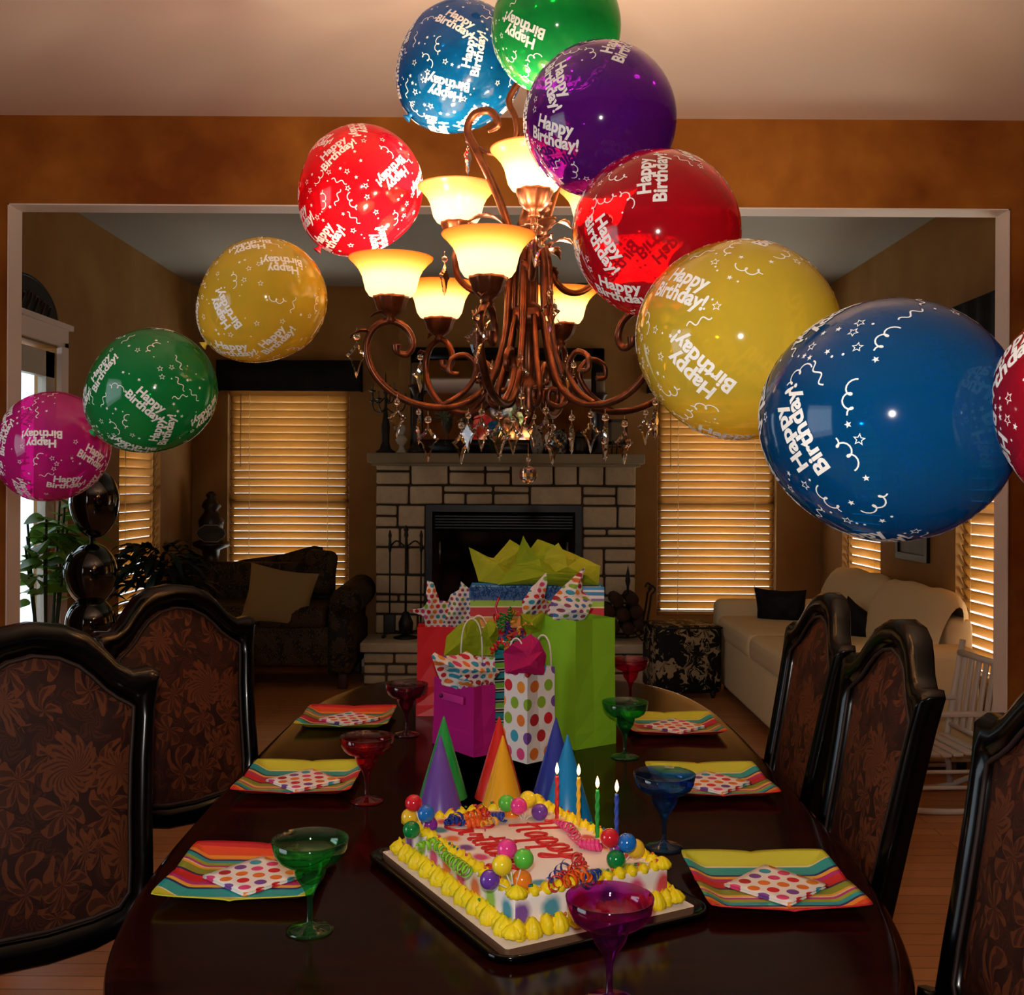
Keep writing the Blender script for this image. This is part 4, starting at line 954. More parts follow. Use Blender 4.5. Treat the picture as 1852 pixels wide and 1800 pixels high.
KM = MB(); KM.lathe([(.045, -1.165), (.035, -1.21), (.03, -1.23), (.045, -1.25), (.075, -1.29), (.07, -1.295), (.0, -1.26)], 20, cap=False)
M_INK = mat('white_ink', 'f4efe8', rough=.5)
BCOL = {'magenta': ('e02c9c', 'e83aac'), 'green': ('20a254', '3cc06c'), 'yellow': ('f4d444', 'f4e050'), 'red': ('cc1628', 'f84450'), 'blue': ('085890', '2a98d8'), 'purple': ('6a1e8e', 'a040c0'), 'black': ('020403', '000000')}
def film(c):
    s = .46 if c != 'black' else 1.0
    return mat_thin(c + '_balloon_film', BCOL[c][0], s, .09, tint=BCOL[c][1], body=BCOL[c][0], coat=.5)
protos = [balloon_mb(3), balloon_mb(8, 1.08, 1.12, 13)]
UM = [p.mesh('balloon', [M_INK, M_INK]) for p in protos]; UK = None
def balloon(c, p, rad, kdir, spin, pi_, lb, stretch=1.0, cat_group='happy birthday balloons of the garland'):
    me = UM[pi_].copy(); me.materials[0] = film(c); me.materials[1] = M_INK
    o = bpy.data.objects.new('balloon', me); C.objects.link(o); o.location = p; o.scale = (rad, rad, rad * stretch)
    q = (-Vector(kdir)).normalized().to_track_quat('Z', 'Y'); o.rotation_mode = 'QUATERNION'; o.rotation_quaternion = q @ Euler((0, 0, spin)).to_quaternion()
    k = KM.build('knot', mat(c + '_rubber', BCOL[c][0], rough=.4), o)
    return tag(o, lb, 'balloon', cat_group)
def pd(px, py, d): return P(px, py, d)
balloon('magenta', pd(98, 806, 2.75), .137, (-.6, .3, -.5), .5, 0, 'magenta happy birthday balloon at the left edge of the photo, lowest of the left side', 1.0)
balloon('green', pd(279, 705, 2.5), .141, (-.75, .1, -.5), 1.7, 0, 'green happy birthday balloon between the magenta and the yellow one on the left')
balloon('yellow', pd(480, 541, 2.5), .140, (-.72, -.05, -.56), 3.1, 0, 'yellow happy birthday balloon on the left, left of the chandelier')
balloon('red', pd(655, 340, 2.8), .157, (-.55, -.05, -.8), 4.4, 0, 'red happy birthday balloon on the left just above the left lamp shades')
balloon('blue', pd(836, 118, 2.78), .158, (-.7, -.1, -.72), .9, 0, 'blue happy birthday balloon at the top behind the chandelier scroll')
balloon('green', pd(1006, 50, 2.28), .136, (-.4, .88, .1), 2.2, 1, 'green happy birthday balloon at the very top of the photo')
balloon('purple', pd(1085, 218, 1.98), .139, (-.42, .88, .25), .4, 1, 'purple happy birthday balloon right of the chandelier top')
balloon('red', pd(1188, 424, 1.80), .138, (-.42, .84, .35), .9, 1, 'red happy birthday balloon hiding the right side of the chandelier')
balloon('yellow', pd(1337, 616, 1.50), .1385, (-.45, .84, .3), 2.1, 1, 'large yellow happy birthday balloon on the right between the red and the blue')
balloon('blue', pd(1610, 761, 1.235), .139, (-.45, .88, .1), 3.9, 1, 'large blue happy birthday balloon nearest the camera on the right')
balloon('red', pd(2092, 748, 1.05), .130, (-.6, .66, .3), 5.3, 1, 'red happy birthday balloon cut off at the right edge')
# black balloon column by the garden door
for i, (px, py, d) in enumerate(((171, 905, 5.25), (164, 1035, 5.25), (164, 1128, 5.25), (176, 1240, 5.2))):
    me = MB().grid(lambda u, v: bsurf(max(.0001, v * (PI - .03)), u * 2 * PI), 40, 26).mesh('balloon', [mat('black_balloon', '020806', rough=.04, spec=.6, coat=1.0)])
    o = bpy.data.objects.new('balloon', me); C.objects.link(o); o.location = pd(px, py, d); r = .118 if i != 1 else .125; o.scale = (r, r, r * (1.3 if i == 0 else 1.12)); KM.build('knot', M_BLACK, o)
    tag(o, 'glossy black balloon beside the garden door, ' + ('top of the column', 'second from the top of the column', 'third from the top, just above the chair', 'lowest, behind the left chairs')[i], 'balloon', 'black balloon column')
cp = MB().lathe([(.1, 0), (.1, .012), (.02, .03), (.008, .05), (.008, 1.56)], 16).build('balloon_stand', M_BLACK, loc=(pd(166, 905, 5.25).x, 5.25, 0)); tag(cp, 'thin black stand carrying the column of black balloons', 'stand')

# ================================================================ CHANDELIER
HX, HY2 = .038, 2.55
ch = empty('chandelier', (HX, HY2, CZ), 0, 'bronze nine-light chandelier with amber glass shades and crystal drops over the table', 'chandelier')
t = NT('aged_bronze'); n = t.noise(t.coord('Object'), 30, 3)[0]; t.bsdf(t.ramp(n, [(.3, '4a2412'), (.6, '6a3820'), (.8, '885030')]), rough=.34, metal=.75, spec=.5); M_BRZ = t.m
def Z(z): return z - CZ
mb = MB()
mb.lathe([(r, Z(z)) for r, z in [(0, 1.585), (.006, 1.592), (.014, 1.615), (.02, 1.635), (.016, 1.65), (.022, 1.662), (.02, 1.68), (.012, 1.70), (.012, 1.80), (.03, 1.815), (.045, 1.82), (.045, 1.856), (.03, 1.865), (.018, 1.875), (.018, 1.96), (.024, 1.985), (.036, 1.995), (.036, 2.03), (.02, 2.045), (.03, 2.06), (.018, 2.09), (.012, 2.12), (.012, 2.19), (.024, 2.21), (.03, 2.235), (.022, 2.25), (.03, 2.262), (.02, 2.28), (.008, 2.3), (.008, 2.39), (.02, 2.40), (.012, 2.42), (0, 2.425)]], 28)
mb.build('column', M_BRZ, ch)
mb = MB()
z = 2.43; k = 0
while z < 2.96:
    c_, s_ = (1, 0) if k % 2 else (0, 1)
    mb.tube([(c_ * .011 * math.cos(a), s_ * .011 * math.cos(a), Z(z + .018 + .02 * math.sin(a))) for a in [2 * PI * i / 12 for i in range(12)]], .0028, 6, closed=True); z += .031; k += 1
mb.build('chain', M_BRZ, ch)
MB().lathe([(.0, -.055), (.02, -.05), (.05, -.03), (.062, -.012), (.062, -.001)], 28).build('ceiling_canopy', M_BRZ, ch)
# shade: frosted amber glass bell, bulb's white glow below the rim put into its tint
t = NT('frosted_amber_glass'); lw = t.n('ShaderNodeTexCoord'); sp = t.n('ShaderNodeSeparateXYZ'); t.l(lw.outputs['Object'], sp.inputs[0])
b = t.bsdf('e8c890', rough=.25, spec=.5); tr = t.n('ShaderNodeBsdfTranslucent')
tc_ = t.ramp(t.math('MULTIPLY', sp.outputs[2], 11.1), [(0, 'fff0d8'), (.5, 'fff2dc'), (.78, 'f8d090'), (1, 'd08a30')]); t.l(tc_, tr.inputs[0])
mx = t.n('ShaderNodeMixShader'); mx.inputs[0].default_value = .72; t.l(b.outputs[0], mx.inputs[1]); t.l(tr.outputs[0], mx.inputs[2]); t.l(mx.outputs[0], t.out.inputs[0]); M_SHADE = t.m
SH = [(.034, 0), (.05, .004), (.058, .016), (.062, .032), (.066, .048), (.074, .064), (.086, .078), (.095, .086), (.0975, .09), (.0955, .0895), (.084, .081), (.0715, .066), (.063, .048), (.059, .032), (.055, .017), (.047, .007), (.034, .003)]
shade_me = MB().lathe(SH, 48, cap=False).mesh('lamp_shade', [M_SHADE])
M_BULB = NT('bulb_glow'); em = M_BULB.n('ShaderNodeEmission'); em.inputs[0].default_value = (1, .85, .6, 1); em.inputs[1].default_value = 20; M_BULB.l(em.outputs[0], M_BULB.out.inputs[0]); M_BULB = M_BULB.m
def cup_and_shade(r, zc_, ang):
    x, y = r * math.cos(ang), r * math.sin(ang)
    c_ = MB().lathe([(.008, Z(zc_) - .055), (.014, Z(zc_) - .05), (.010, Z(zc_) - .042), (.022, Z(zc_) - .034), (.032, Z(zc_) - .022), (.036, Z(zc_) - .008), (.04, Z(zc_)), (.0405, Z(zc_) + .006), (.0, Z(zc_) + .006)], 28, c=(x, y, 0), flute=.05, nf=9).build('candle_cup', M_BRZ, ch)
    s_ = bpy.data.objects.new('lamp_shade', shade_me); C.objects.link(s_); s_.location = (x, y, Z(zc_) + .004); s_.parent = ch
    b_ = MB().lathe([(.010, .008), (.012, .015), (.018, .026), (.019, .034), (.012, .044), (0, .048)], 16).build('bulb', M_BULB, s_)
    light('bulb_light', 'POINT', (x, y, Z(zc_) + .072), 12, (1, .72, .46), .014, parent=ch)
LA = [math.radians(-106 + 60 * k) for k in range(6)]; UA = [math.radians(a) for a in (152, -88, 32)]
def rz(pr, ang, n=6): return smooth_path([(r * math.cos(ang), r * math.sin(ang), Z(z)) for r, z in pr], n)
def leaf(mb, r, z, ang, l, up, wd=.02, m=0):
    """pointed acanthus leaf curling outward"""
    ca, sa = math.cos(ang), math.sin(ang); n = 8
    def fn(u, v):
        s = (2 * v - 1) * wd * math.sin(PI * min(1, u * .9 + .12)) * (1 + .22 * math.sin(u * 26)); rr_ = r + l * u * math.cos(up + u * -.9) ; zz = z + l * u * math.sin(up + u * -.9) + abs(2 * v - 1) * .004
        return (rr_ * ca - s * sa, rr_ * sa + s * ca, Z(zz))
    mb.grid(fn, 12, 4, m)
ARM = [(.036, 2.01), (.047, 1.965), (.05, 1.88), (.058, 1.79), (.09, 1.69), (.15, 1.635), (.23, 1.622), (.31, 1.645), (.365, 1.695), (.383, 1.755), (.366, 1.80), (.328, 1.818), (.292, 1.802), (.276, 1.768), (.290, 1.742), (.312, 1.748), (.315, 1.764)]
for a in LA:
    mb = MB(); p = rz(ARM, a); mb.tube(p, lambda t: .0095 - .002 * t if t < .93 else .0085 + .003 * (t - .93) / .07, 8)
    arm = mb.build('arm', M_BRZ, ch)
    mb = MB(); p = rz([(.045, 1.84), (.07, 1.74), (.10, 1.655), (.075, 1.628), (.05, 1.64), (.052, 1.668), (.07, 1.665)], a + PI / 6); mb.tube(p, .007, 8); mb.build('scroll', M_BRZ, arm)
    mb = MB(); p = rz([(.21, 1.625), (.155, 1.66), (.125, 1.71), (.15, 1.745), (.185, 1.735), (.19, 1.705), (.168, 1.70)], a); mb.tube(p, .0065, 8); mb.build('scroll', M_BRZ, arm)
    mb = MB(); leaf(mb, .372, 1.785, a, .05, .7, .011); leaf(mb, .325, 1.825, a + .0, .05, 2.2, .014); leaf(mb, .325, 1.825, a, .05, .9, .014); lf = mb.build('acanthus_leaf', M_BRZ, arm); sd = lf.modifiers.new('t', 'SOLIDIFY'); sd.thickness = .002
    MB().cyl((.328 * math.cos(a), .328 * math.sin(a), Z(1.815)), (.328 * math.cos(a), .328 * math.sin(a), Z(1.84)), .007, 8).build('socket_stem', M_BRZ, arm)
    cup_and_shade(.328, 1.868, a)
UARM = [(.036, 1.84), (.06, 1.80), (.11, 1.79), (.155, 1.83), (.165, 1.90), (.14, 1.97), (.10, 2.02), (.10, 2.05), (.13, 2.055)]
UARM = [(.036, 2.012), (.06, 1.955), (.10, 1.915), (.15, 1.915), (.195, 1.95), (.205, 1.995), (.20, 2.03)]
for a in UA:
    mb = MB(); mb.tube(rz(UARM, a), .008, 8); arm = mb.build('upper_arm', M_BRZ, ch)
    mb = MB(); leaf(mb, .045, 2.0, a, .09, 1.2, .026); leaf(mb, .05, 1.965, a, .05, -.2, .02); leaf(mb, .048, 2.02, a + .5, .075, 1.3, .022); lf = mb.build('acanthus_leaf', M_BRZ, arm); sd = lf.modifiers.new('t', 'SOLIDIFY'); sd.thickness = .002
    cup_and_shade(.2, 2.08, a)
for a in [math.radians(q) for q in (165, 285, 45)]:
    mb = MB(); mb.tube(rz([(.104, 2.29), (.078, 2.303), (.098, 2.336), (.138, 2.332), (.155, 2.295), (.132, 2.245), (.102, 2.185), (.074, 2.12), (.045, 2.04), (.036, 2.005)], a), lambda t: .007 + .003 * min(1, t * 4), 8)
    top = mb.build('top_scroll', M_BRZ, ch)
    mb = MB(); mb.tube(rz([(.02, 2.41), (.052, 2.36), (.036, 2.315), (.034, 2.27), (.066, 2.235), (.105, 2.238), (.125, 2.25)], a), lambda t: .009 - .004 * t, 8); mb.build('scroll', M_BRZ, top)
    mb = MB(); leaf(mb, .055, 2.05, a, .1, 1.15, .024); leaf(mb, .04, 2.0, a, .07, .8, .026); lf = mb.build('acanthus_leaf', M_BRZ, top); sd = lf.modifiers.new('t', 'SOLIDIFY'); sd.thickness = .002
# crystals
M_CRY = mat('cut_crystal', 'fff8f0', rough=.0, trans=1.0, ior=1.55)
def kite_me(h=.078, w=.044):
    out = [(0, 1), (.12, .9), (.16, .8), (.30, .72), (.38, .6), (.62, .5), (.72, .38), (1.0, .3), (.84, .18), (.66, .1), (.5, -.02), (.40, -.2), (.26, -.42), (.15, -.66), (0, -.9)]
    poly = out + [(-a, b) for a, b in out[-2:0:-1]]; n = len(poly); vs_ = []
    for sc, y in ((1, .0), (.72, -.0045), (.72, .0045)):
        for a, b in poly: vs_.append((a * w / 2 * sc, y, (b * sc) * h / 2))
    fs = [(i, (i + 1) % n, n + (i + 1) % n, n + i)[::-1] for i in range(n)] + [(i, (i + 1) % n, 2 * n + (i + 1) % n, 2 * n + i) for i in range(n)] + [tuple(range(n, 2 * n)), tuple(range(2 * n, 3 * n))[::-1]]
    mb = MB(); mb.add(vs_, fs)
    return mb
KT = kite_me(); KT.ball((0, 0, .048), .0075, n=6); KT.cyl((0, 0, .036), (0, 0, .041), .0012, 6); KT.cyl((0, 0, .055), (0, 0, .066), .001, 6)
kme = KT.mesh('crystal_drop', [M_CRY])
def drop(r, ang, ztop, sc=1.0, face=None):
    o = bpy.data.objects.new('crystal_drop', kme); C.objects.link(o); o.parent = ch; o.scale = (sc,) * 3
    o.location = (r * math.cos(ang), r * math.sin(ang), Z(ztop) - .066 * sc); o.rotation_euler[2] = ang + PI / 2 if face is None else face
    return o
for i, a in enumerate(LA):
    drop(.405, a, 1.80, 1.15, (.3, .1, .5, 1.2, -.4, .2)[i]); drop(.24, a, 1.615, 1.2, (.2, 1.3, .4, -.4, .5, .1)[i]); drop(.15, a + PI / 6, 1.628 if i % 2 else 1.63, 1.1, (.5, -.3, 1.3, .1, -.5, .2)[i])
    drop(.33, a + .22, 1.645, 1.0, (.3, 1.2, .2, -.2, 1.4, .4)[i]); drop(.115, a + .1, 1.75, 1.0, (.1, .5, 1.0, .3, .2, .8)[i])
for i, a in enumerate(UA): drop(.235, a, 2.02, 1.1, (1.1, .3, .7)[i]); drop(.11, a + .4, 1.90, 1.1, (.2, .1, .7)[i]); drop(.155, a + .2, 2.29, 1.0, 1.2)
t = MB()  .ball((0, 0, 0), .0215, n=7); t.sm = [False] * len(t.sm); t.cyl((0, 0, .018), (0, 0, .075), .001, 6); t.ball((0, 0, .036), .006, n=6); t.build('crystal_ball', M_CRY, ch, loc=(0, 0, Z(1.468)))
# ================================================================ GIFT BAGS
def bag(name, corner, rdir, ws, wf, h, m, lb, extra=None):
    """corner: front bottom corner; side panel runs along rdir (ws), the wide face runs 90deg left of it (wf)"""
    c = Vector(corner); ang = math.atan2(rdir[1], rdir[0]); o = empty(name, (c.x, c.y, TZ + .0005), ang, lb, 'gift bag', 'gift bags on the table')
    e = .0; mb = MB()
    # local x along side, y along wide face; gusset crease pulled inwards at top
    def ring(z, g, q=0): return [(q, q, z), (ws / 2, g + q, z), (ws - q, q, z), (ws - q, wf - q, z), (ws / 2, wf - g - q, z), (q, wf - q, z)]
    lv = [(0, 0, 0), (.12 * h, .004, .0), (.3 * h, .008, .001), (.34 * h, .007, .002), (.7 * h, .012, .003), (h, .014, .003)]
    vs_ = []
    for z, g, q in lv: vs_ += ring(z, g, q)
    fs = [(i * 6 + k, i * 6 + (k + 1) % 6, (i + 1) * 6 + (k + 1) % 6, (i + 1) * 6 + k) for i in range(len(lv) - 1) for k in range(6)] + [tuple(range(6))[::-1]]
    mb.add(vs_, fs); b = mb.build('paper_bag', m, o); sd = b.modifiers.new('thick', 'SOLIDIFY'); sd.thickness = .0012; sd.offset = -1
    return o
def tissue(parent, c, rx, ry, h, m, seed, spikes=7, name='tissue_paper', flare=1.25):
    """crumpled sheet pulled up into points"""
    r_ = random.Random(seed); n = spikes * 8; sp = [r_.uniform(.5, 1.0) for _ in range(spikes)]; ph = [r_.uniform(-.3, .3) for _ in range(spikes)]; fl_ = [r_.uniform(.75, flare) for _ in range(spikes)]
    mb = MB()
    def fn(u, v):
        a = u * 2 * PI; k = (u * spikes) % spikes; i = int(k) % spikes; f = k - int(k); w = (1 - abs(2 * f - 1)) ; w = w ** 1.1
        H = h * (.28 + .72 * sp[i] * w); R = 1 + (fl_[i] - .75) * w * v + .10 * math.sin(a * spikes * 1.5 + v * 5) * v
        jit = .006 * math.sin(a * 23 + v * 11 + seed) * v
        return (c[0] + rx * (.45 + .55 * v ** .6) * R * math.cos(a + ph[i] * v * .3) + jit, c[1] + ry * (.45 + .55 * v ** .6) * R * math.sin(a + ph[i] * v * .3) + jit, c[2] + H * v ** 1.2 - .02)
    mb.grid(fn, n, 7, 0, True); q = mb.build(name, m, parent); sd = q.modifiers.new('thick', 'SOLIDIFY'); sd.thickness = .0005
    return q
def sheet(parent, pts_px, d, m, name='tissue_paper', depth=.02, seed=0, base=None):
    """a folded upright sheet: outline points (pixel) at distance d, creased in depth"""
    r_ = random.Random(seed); W_ = Matrix.Translation(parent.location) @ Euler(parent.rotation_euler).to_matrix().to_4x4(); Wi = W_.inverted()
    pts = [Wi @ P(px, py, d + r_.uniform(-depth, depth)) for px, py in pts_px]; cen = sum(pts, Vector()) / len(pts); cen = Wi @ (W_ @ cen + Vector((0, -depth * 1.2, 0)))
    n = len(pts); vs_ = list(pts) + [cen.lerp(p, .5) + Vector((r_.uniform(-1, 1), r_.uniform(-1, 1), 0)) * depth * .5 for p in pts] + [cen]
    fs = [(i, (i + 1) % n, n + (i + 1) % n, n + i) for i in range(n)] + [(n + i, n + (i + 1) % n, 2 * n) for i in range(n)]
    mb = MB(); mb.add(vs_, fs, 0, False); q = mb.build(name, m, parent); s1 = q.modifiers.new('sub', 'SUBSURF'); s1.levels = 2; s1.render_levels = 2; s1.subdivision_type = 'SIMPLE'
    tx = bpy.data.textures.new('crumple', 'CLOUDS'); tx.noise_scale = .025; dm = q.modifiers.new('crumple', 'DISPLACE'); dm.texture = tx; dm.strength = .008; dm.mid_level = .5
    sd = q.modifiers.new('thick', 'SOLIDIFY'); sd.thickness = .0005; return q
def handle(parent, x0, x1, y, z, hh, m, r=.0022, along='y', name='handle'):
    pts = []
    for i in range(17):
        t = i / 16; a = PI * t; u = x0 + (x1 - x0) * (.5 - .5 * math.cos(a)); zz = z - .02 + (hh + .02) * math.sin(a) ** .55; pts.append((y, u, zz) if along == 'y' else (u, y, zz))
    return MB().tube(pts, r, 7).build(name, m, parent)
LIME = mat_paper('lime_paper', '90c828', .1); LIMET = mat_paper('lime_tissue', 'b4c428', .45); YELT = mat_paper('yellow_green_tissue', 'c8cc34', .45); WH = mat('white_twisted_paper', 'e8dcd0', rough=.7)
DT = mat_dots('dotted_tissue', .018, .34, 'efe4dc', translucent=.3, axes='xz'); DB = mat_dots('dotted_bag_paper', .047, .31, 'efe6e0', axes='sz')
DT2 = mat_dots('dotted_tissue_fine', .016, .3, 'efe4dc', pal=['3a78b0', '7a6ab0', 'a04a58', '6a9a3a'], translucent=.3, axes='xz')
rd = (.82, .572)
# large rainbow bag at the back
RB = [(0, '2a6ab0'), (.12, 'e8a03c'), (.3, 'c81e2c'), (.42, '8ab030'), (.5, '1c6aa0'), (.56, 'e8e0d0'), (.575, '1c6aa0'), (.61, 'c81e2c'), (.675, 'e8d0a0'), (.685, 'e89034'), (.755, 'e8d0a0'), (.765, 'c81e2c'), (.835, 'e8e0a0'), (.845, 'a8c834'), (.89, '8a68a8'), (.91, 'e8e4e0'), (.93, '2a84b8'), (.96, 'e8e4e0'), (.975, '2a84b8')]
MR = mat_stripes('rainbow_bag_paper', RB, 'Z', 'Generated', .3)
d0 = 3.2; xa, xb = P(848, 1200, d0).x, P(1094, 1200, d0).x; top = P(970, 1062, d0).z - TZ
rb_ = bag('gift_bag', (xa, d0, 0), (1, 0), xb - xa, .13, top, MR, 'largest gift bag, rainbow striped with lime tissue and blue fringe, at the back')
mb = MB(); r_ = random.Random(4); wv_ = (xb - xa)
for k in range(420):
    u = r_.uniform(0, wv_ * .78); z = top - r_.uniform(0, .035); a = r_.uniform(-.9, .9); l_ = r_.uniform(.008, .022); y = -.004 - r_.uniform(0, .012)
    mb.tube([(u, -.001, z), (u + l_ * .5 * a, y, z + l_ * .4), (u + l_ * a, y - .002, z + l_ * r_.uniform(-.6, .8))], .0009, 3)
mb.box((wv_ * .39, -.003, top - .02), (wv_ * .78, .003, .036)); mb.build('eyelash_fringe', mat('blue_fringe', '0c4c8c', rough=.4), rb_)
sheet(rb_, [(866, 1052), (856, 1020), (848, 990), (880, 1006), (893, 1010), (922, 976), (945, 990), (950, 1040), (940, 1056), (900, 1056)], d0 + .07, YELT, seed=1)
sheet(rb_, [(925, 1056), (935, 1005), (946, 969), (953, 1000), (972, 976), (1000, 985), (1020, 998), (1000, 1056)], d0 + .05, LIMET, seed=2)
sheet(rb_, [(960, 1058), (975, 1010), (1010, 982), (1016, 992), (1050, 1008), (1086, 1024), (1083, 1056), (1030, 1060)], d0 + .035, YELT, seed=3)
sheet(rb_, [(900, 1058), (930, 1022), (975, 1012), (1010, 1030), (1060, 1040), (1084, 1058)], d0 + .02, LIMET, seed=9)
RIBR = mat('red_ribbon', 'c4142a', rough=.25)
mb = MB(); mb.tube(smooth_path([(wv_ * .22, -.006, top - .03), (wv_ * .2, -.012, top - .07), (wv_ * .3, -.02, top - .14), (wv_ * .42, -.02, top - .17)], 6), .004, 6, flat=.3); mb.tube(smooth_path([(wv_ * .55, -.008, top - .04), (wv_ * .46, -.02, top - .08), (wv_ * .42, -.022, top - .15)], 6), .005, 6, flat=.3); mb.build('ribbon_handle', RIBR, rb_)
# lime bag
lb_ = bag('gift_bag', T(1040, 1358), rd, .138, .225, .333, LIME, 'tall plain lime green gift bag with dotted tissue, on the right of the group')
sheet(lb_, [(946, 1112), (944, 1088), (962, 1062), (988, 1036), (990, 1055), (984, 1082), (998, 1095), (985, 1112)], 2.93, DT, seed=4)
sheet(lb_, [(990, 1110), (1000, 1080), (1020, 1060), (1058, 1026), (1052, 1050), (1054, 1070), (1070, 1084), (1062, 1112), (1050, 1126), (1010, 1124)], 2.86, DT, seed=5)
sheet(lb_, [(1000, 1120), (1002, 1086), (1040, 1078), (1072, 1090), (1064, 1110), (1050, 1128)], 2.83, DT2, seed=6)
sheet(lb_, [(942, 1130), (941, 1110), (965, 1112), (985, 1108), (978, 1140), (955, 1150)], 2.9, LIMET, seed=7)
# dotted bag
db = bag('gift_bag', T(953, 1383), (.75, .66), .098, .092, .228, DB, 'white gift bag with big coloured dots and pink tissue, front centre of the group')
db2 = db
h_ = .228
handle(db, .015, .075, .004, h_, .075, WH); handle(db, .015, .075, .094, h_, .075, WH)
PKT = mat_paper('pink_tissue', 'c8206c', .35)
sheet(db, [(914, 1218), (910, 1180), (925, 1166), (960, 1147), (975, 1158), (988, 1185), (984, 1206), (985, 1219), (950, 1222)], 2.67, PKT, seed=8)
sheet(db, [(920, 1216), (940, 1190), (982, 1178), (984, 1220)], 2.65, PKT, seed=18)
# magenta bag
mg = bag('gift_bag', T(856, 1371), (.8, .6), .072, .19, .175, mat_paper('magenta_paper', 'b8147c', .1), 'magenta gift bag with a ribbon tab and dotted tissue, front left of the group')
mb = MB(); mb.rbox((-.004, .09, .135), (.004, .1, .02), .0015); mb.build('ribbon_tab', mat('pink_ribbon_tab', 'c8308c', rough=.35), mg)
mb = MB(); mb.ball((-.008, .135, .135), .006, n=6); mb.build('snap', mat('dark_pearl', '6a2a5c', rough=.2, metal=.6), mg)
t_ = tissue(mg, (.036, .095, .165), .036, .085, .085, DT, 12, 6, flare=1.6)
sheet(mg, [(800, 1240), (780, 1186), (786, 1180), (798, 1196), (797, 1186), (825, 1186), (845, 1178), (868, 1196), (905, 1214), (880, 1240), (840, 1246)], 2.76, DT, seed=10, depth=.03)
# red bag
rg = bag('gift_bag', T(752, 1296), (1, .05), .13, .1, .262, mat('red_paper', 'c8141e', rough=.35), 'bright red gift bag with dotted tissue, on the left of the group')
sheet(rg, [(770, 1144), (766, 1115), (740, 1104), (765, 1100), (776, 1084), (773, 1050), (784, 1054), (795, 1086), (812, 1088), (815, 1144)], 3.22, DT, seed=11)
sheet(rg, [(790, 1144), (805, 1100), (815, 1076), (832, 1066), (834, 1052), (852, 1068), (856, 1100), (850, 1130), (825, 1146)], 3.24, DT2, seed=13)
# dotted bag behind the magenta one
wd = bag('gift_bag', (T(797, 1345).x + .01, 3.0, 0), (1, .12), .135, .07, .2, mat_dots('dotted_bag_small', .022, .33, 'efe6e0', axes='xz'), 'white dotted gift bag with white handles and lime tissue, behind the magenta bag')
handle(wd, .035, .095, .0, .2, .11, WH, along='x'); handle(wd, .06, .12, .07, .2, .11, WH, along='x')
sheet(wd, [(803, 1186), (808, 1150), (830, 1130), (850, 1122), (866, 1116), (874, 1150), (880, 1186)], 3.04, LIMET, seed=14)
sheet(wd, [(860, 1186), (872, 1140), (885, 1120), (898, 1130), (902, 1150), (894, 1186)], 3.02, LIMET, seed=15)
mb = MB(); mb.ball((0, -.01, .2), .009, n=6); mb.ball((.145, -.01, .235), .011, n=6); mb.build('jingle_bell', mat('green_foil', '3c7a28', rough=.15, metal=.8), wd)
# narrow striped bag
ST2 = [(0, '1a8a9a'), (.28, '111820'), (.34, 'e8e0d0'), (.38, '3a1c34'), (.48, 'e8e0d0'), (.52, '7ab83c'), (.78, '14384a'), (.86, 'e8e0d0'), (.9, '1a1420')]
sbg = bag('gift_bag', (P(893, 1200, 2.9).x, 2.9, 0), (1, 0), .07, .09, P(900, 1185, 2.9).z - TZ, mat_stripes('teal_black_stripes', ST2, 'Z', 'Generated', .4, 4.2), 'narrow teal, green and black striped gift bag between the magenta and dotted bags')
mb = MB(); o0 = P(922, 1140, 2.86); rr2 = random.Random(9)
cols = ['red', 'orange', 'gold', 'lime', 'blue']
for k in range(22):
    p_ = Vector((rr2.uniform(-.03, .03), rr2.uniform(-.02, .02), rr2.uniform(-.05, .05))); q_ = p_ + Vector((rr2.uniform(-.035, .035), rr2.uniform(-.02, .0), rr2.uniform(-.05, .03)))
    curl(mb, p_, q_, .008, rr2.uniform(2, 4), rr2.randrange(5), .0028, k)
o = mb.build('ribbon_bow', [mat('ribbon_x_' + c, v, rough=.2, coat=.5) for c, v in zip(cols, ('c81c20', 'e0501c', 'c88c1c', '2a7a2c', '2a1c6c'))], loc=o0); tag(o, 'bundle of curled red, orange, gold, green and purple ribbons among the gift bags', 'ribbon'); sd = o.modifiers.new('thick', 'SOLIDIFY'); sd.thickness = .0004

# ================================================================ LIVING ROOM FURNITURE
def cushion(name, c, w, h, d, m, rot, lb, cat='cushion', group=None):
    def fn(sgn):
        def f(u, v):
            a, b = 2 * u - 1, 2 * v - 1; e = (1 - a * a) * (1 - b * b); pinch = 1 + .06 * (abs(a) * abs(b)) ** 3 - .05 * (1 - abs(a)) * abs(b) ** 4 - .05 * (1 - abs(b)) * abs(a) ** 4
            return (a * w / 2 * pinch, sgn * d / 2 * max(0, e) ** .42 + .004 * math.sin(9 * a + 3) * math.sin(7 * b), b * h / 2 * pinch)
        return f
    mb = MB(); mb.grid(fn(1), 20, 20); mb.grid(fn(-1), 20, 20); o = mb.build(name, m, loc=c, rot=rot); return tag(o, lb, cat, group)
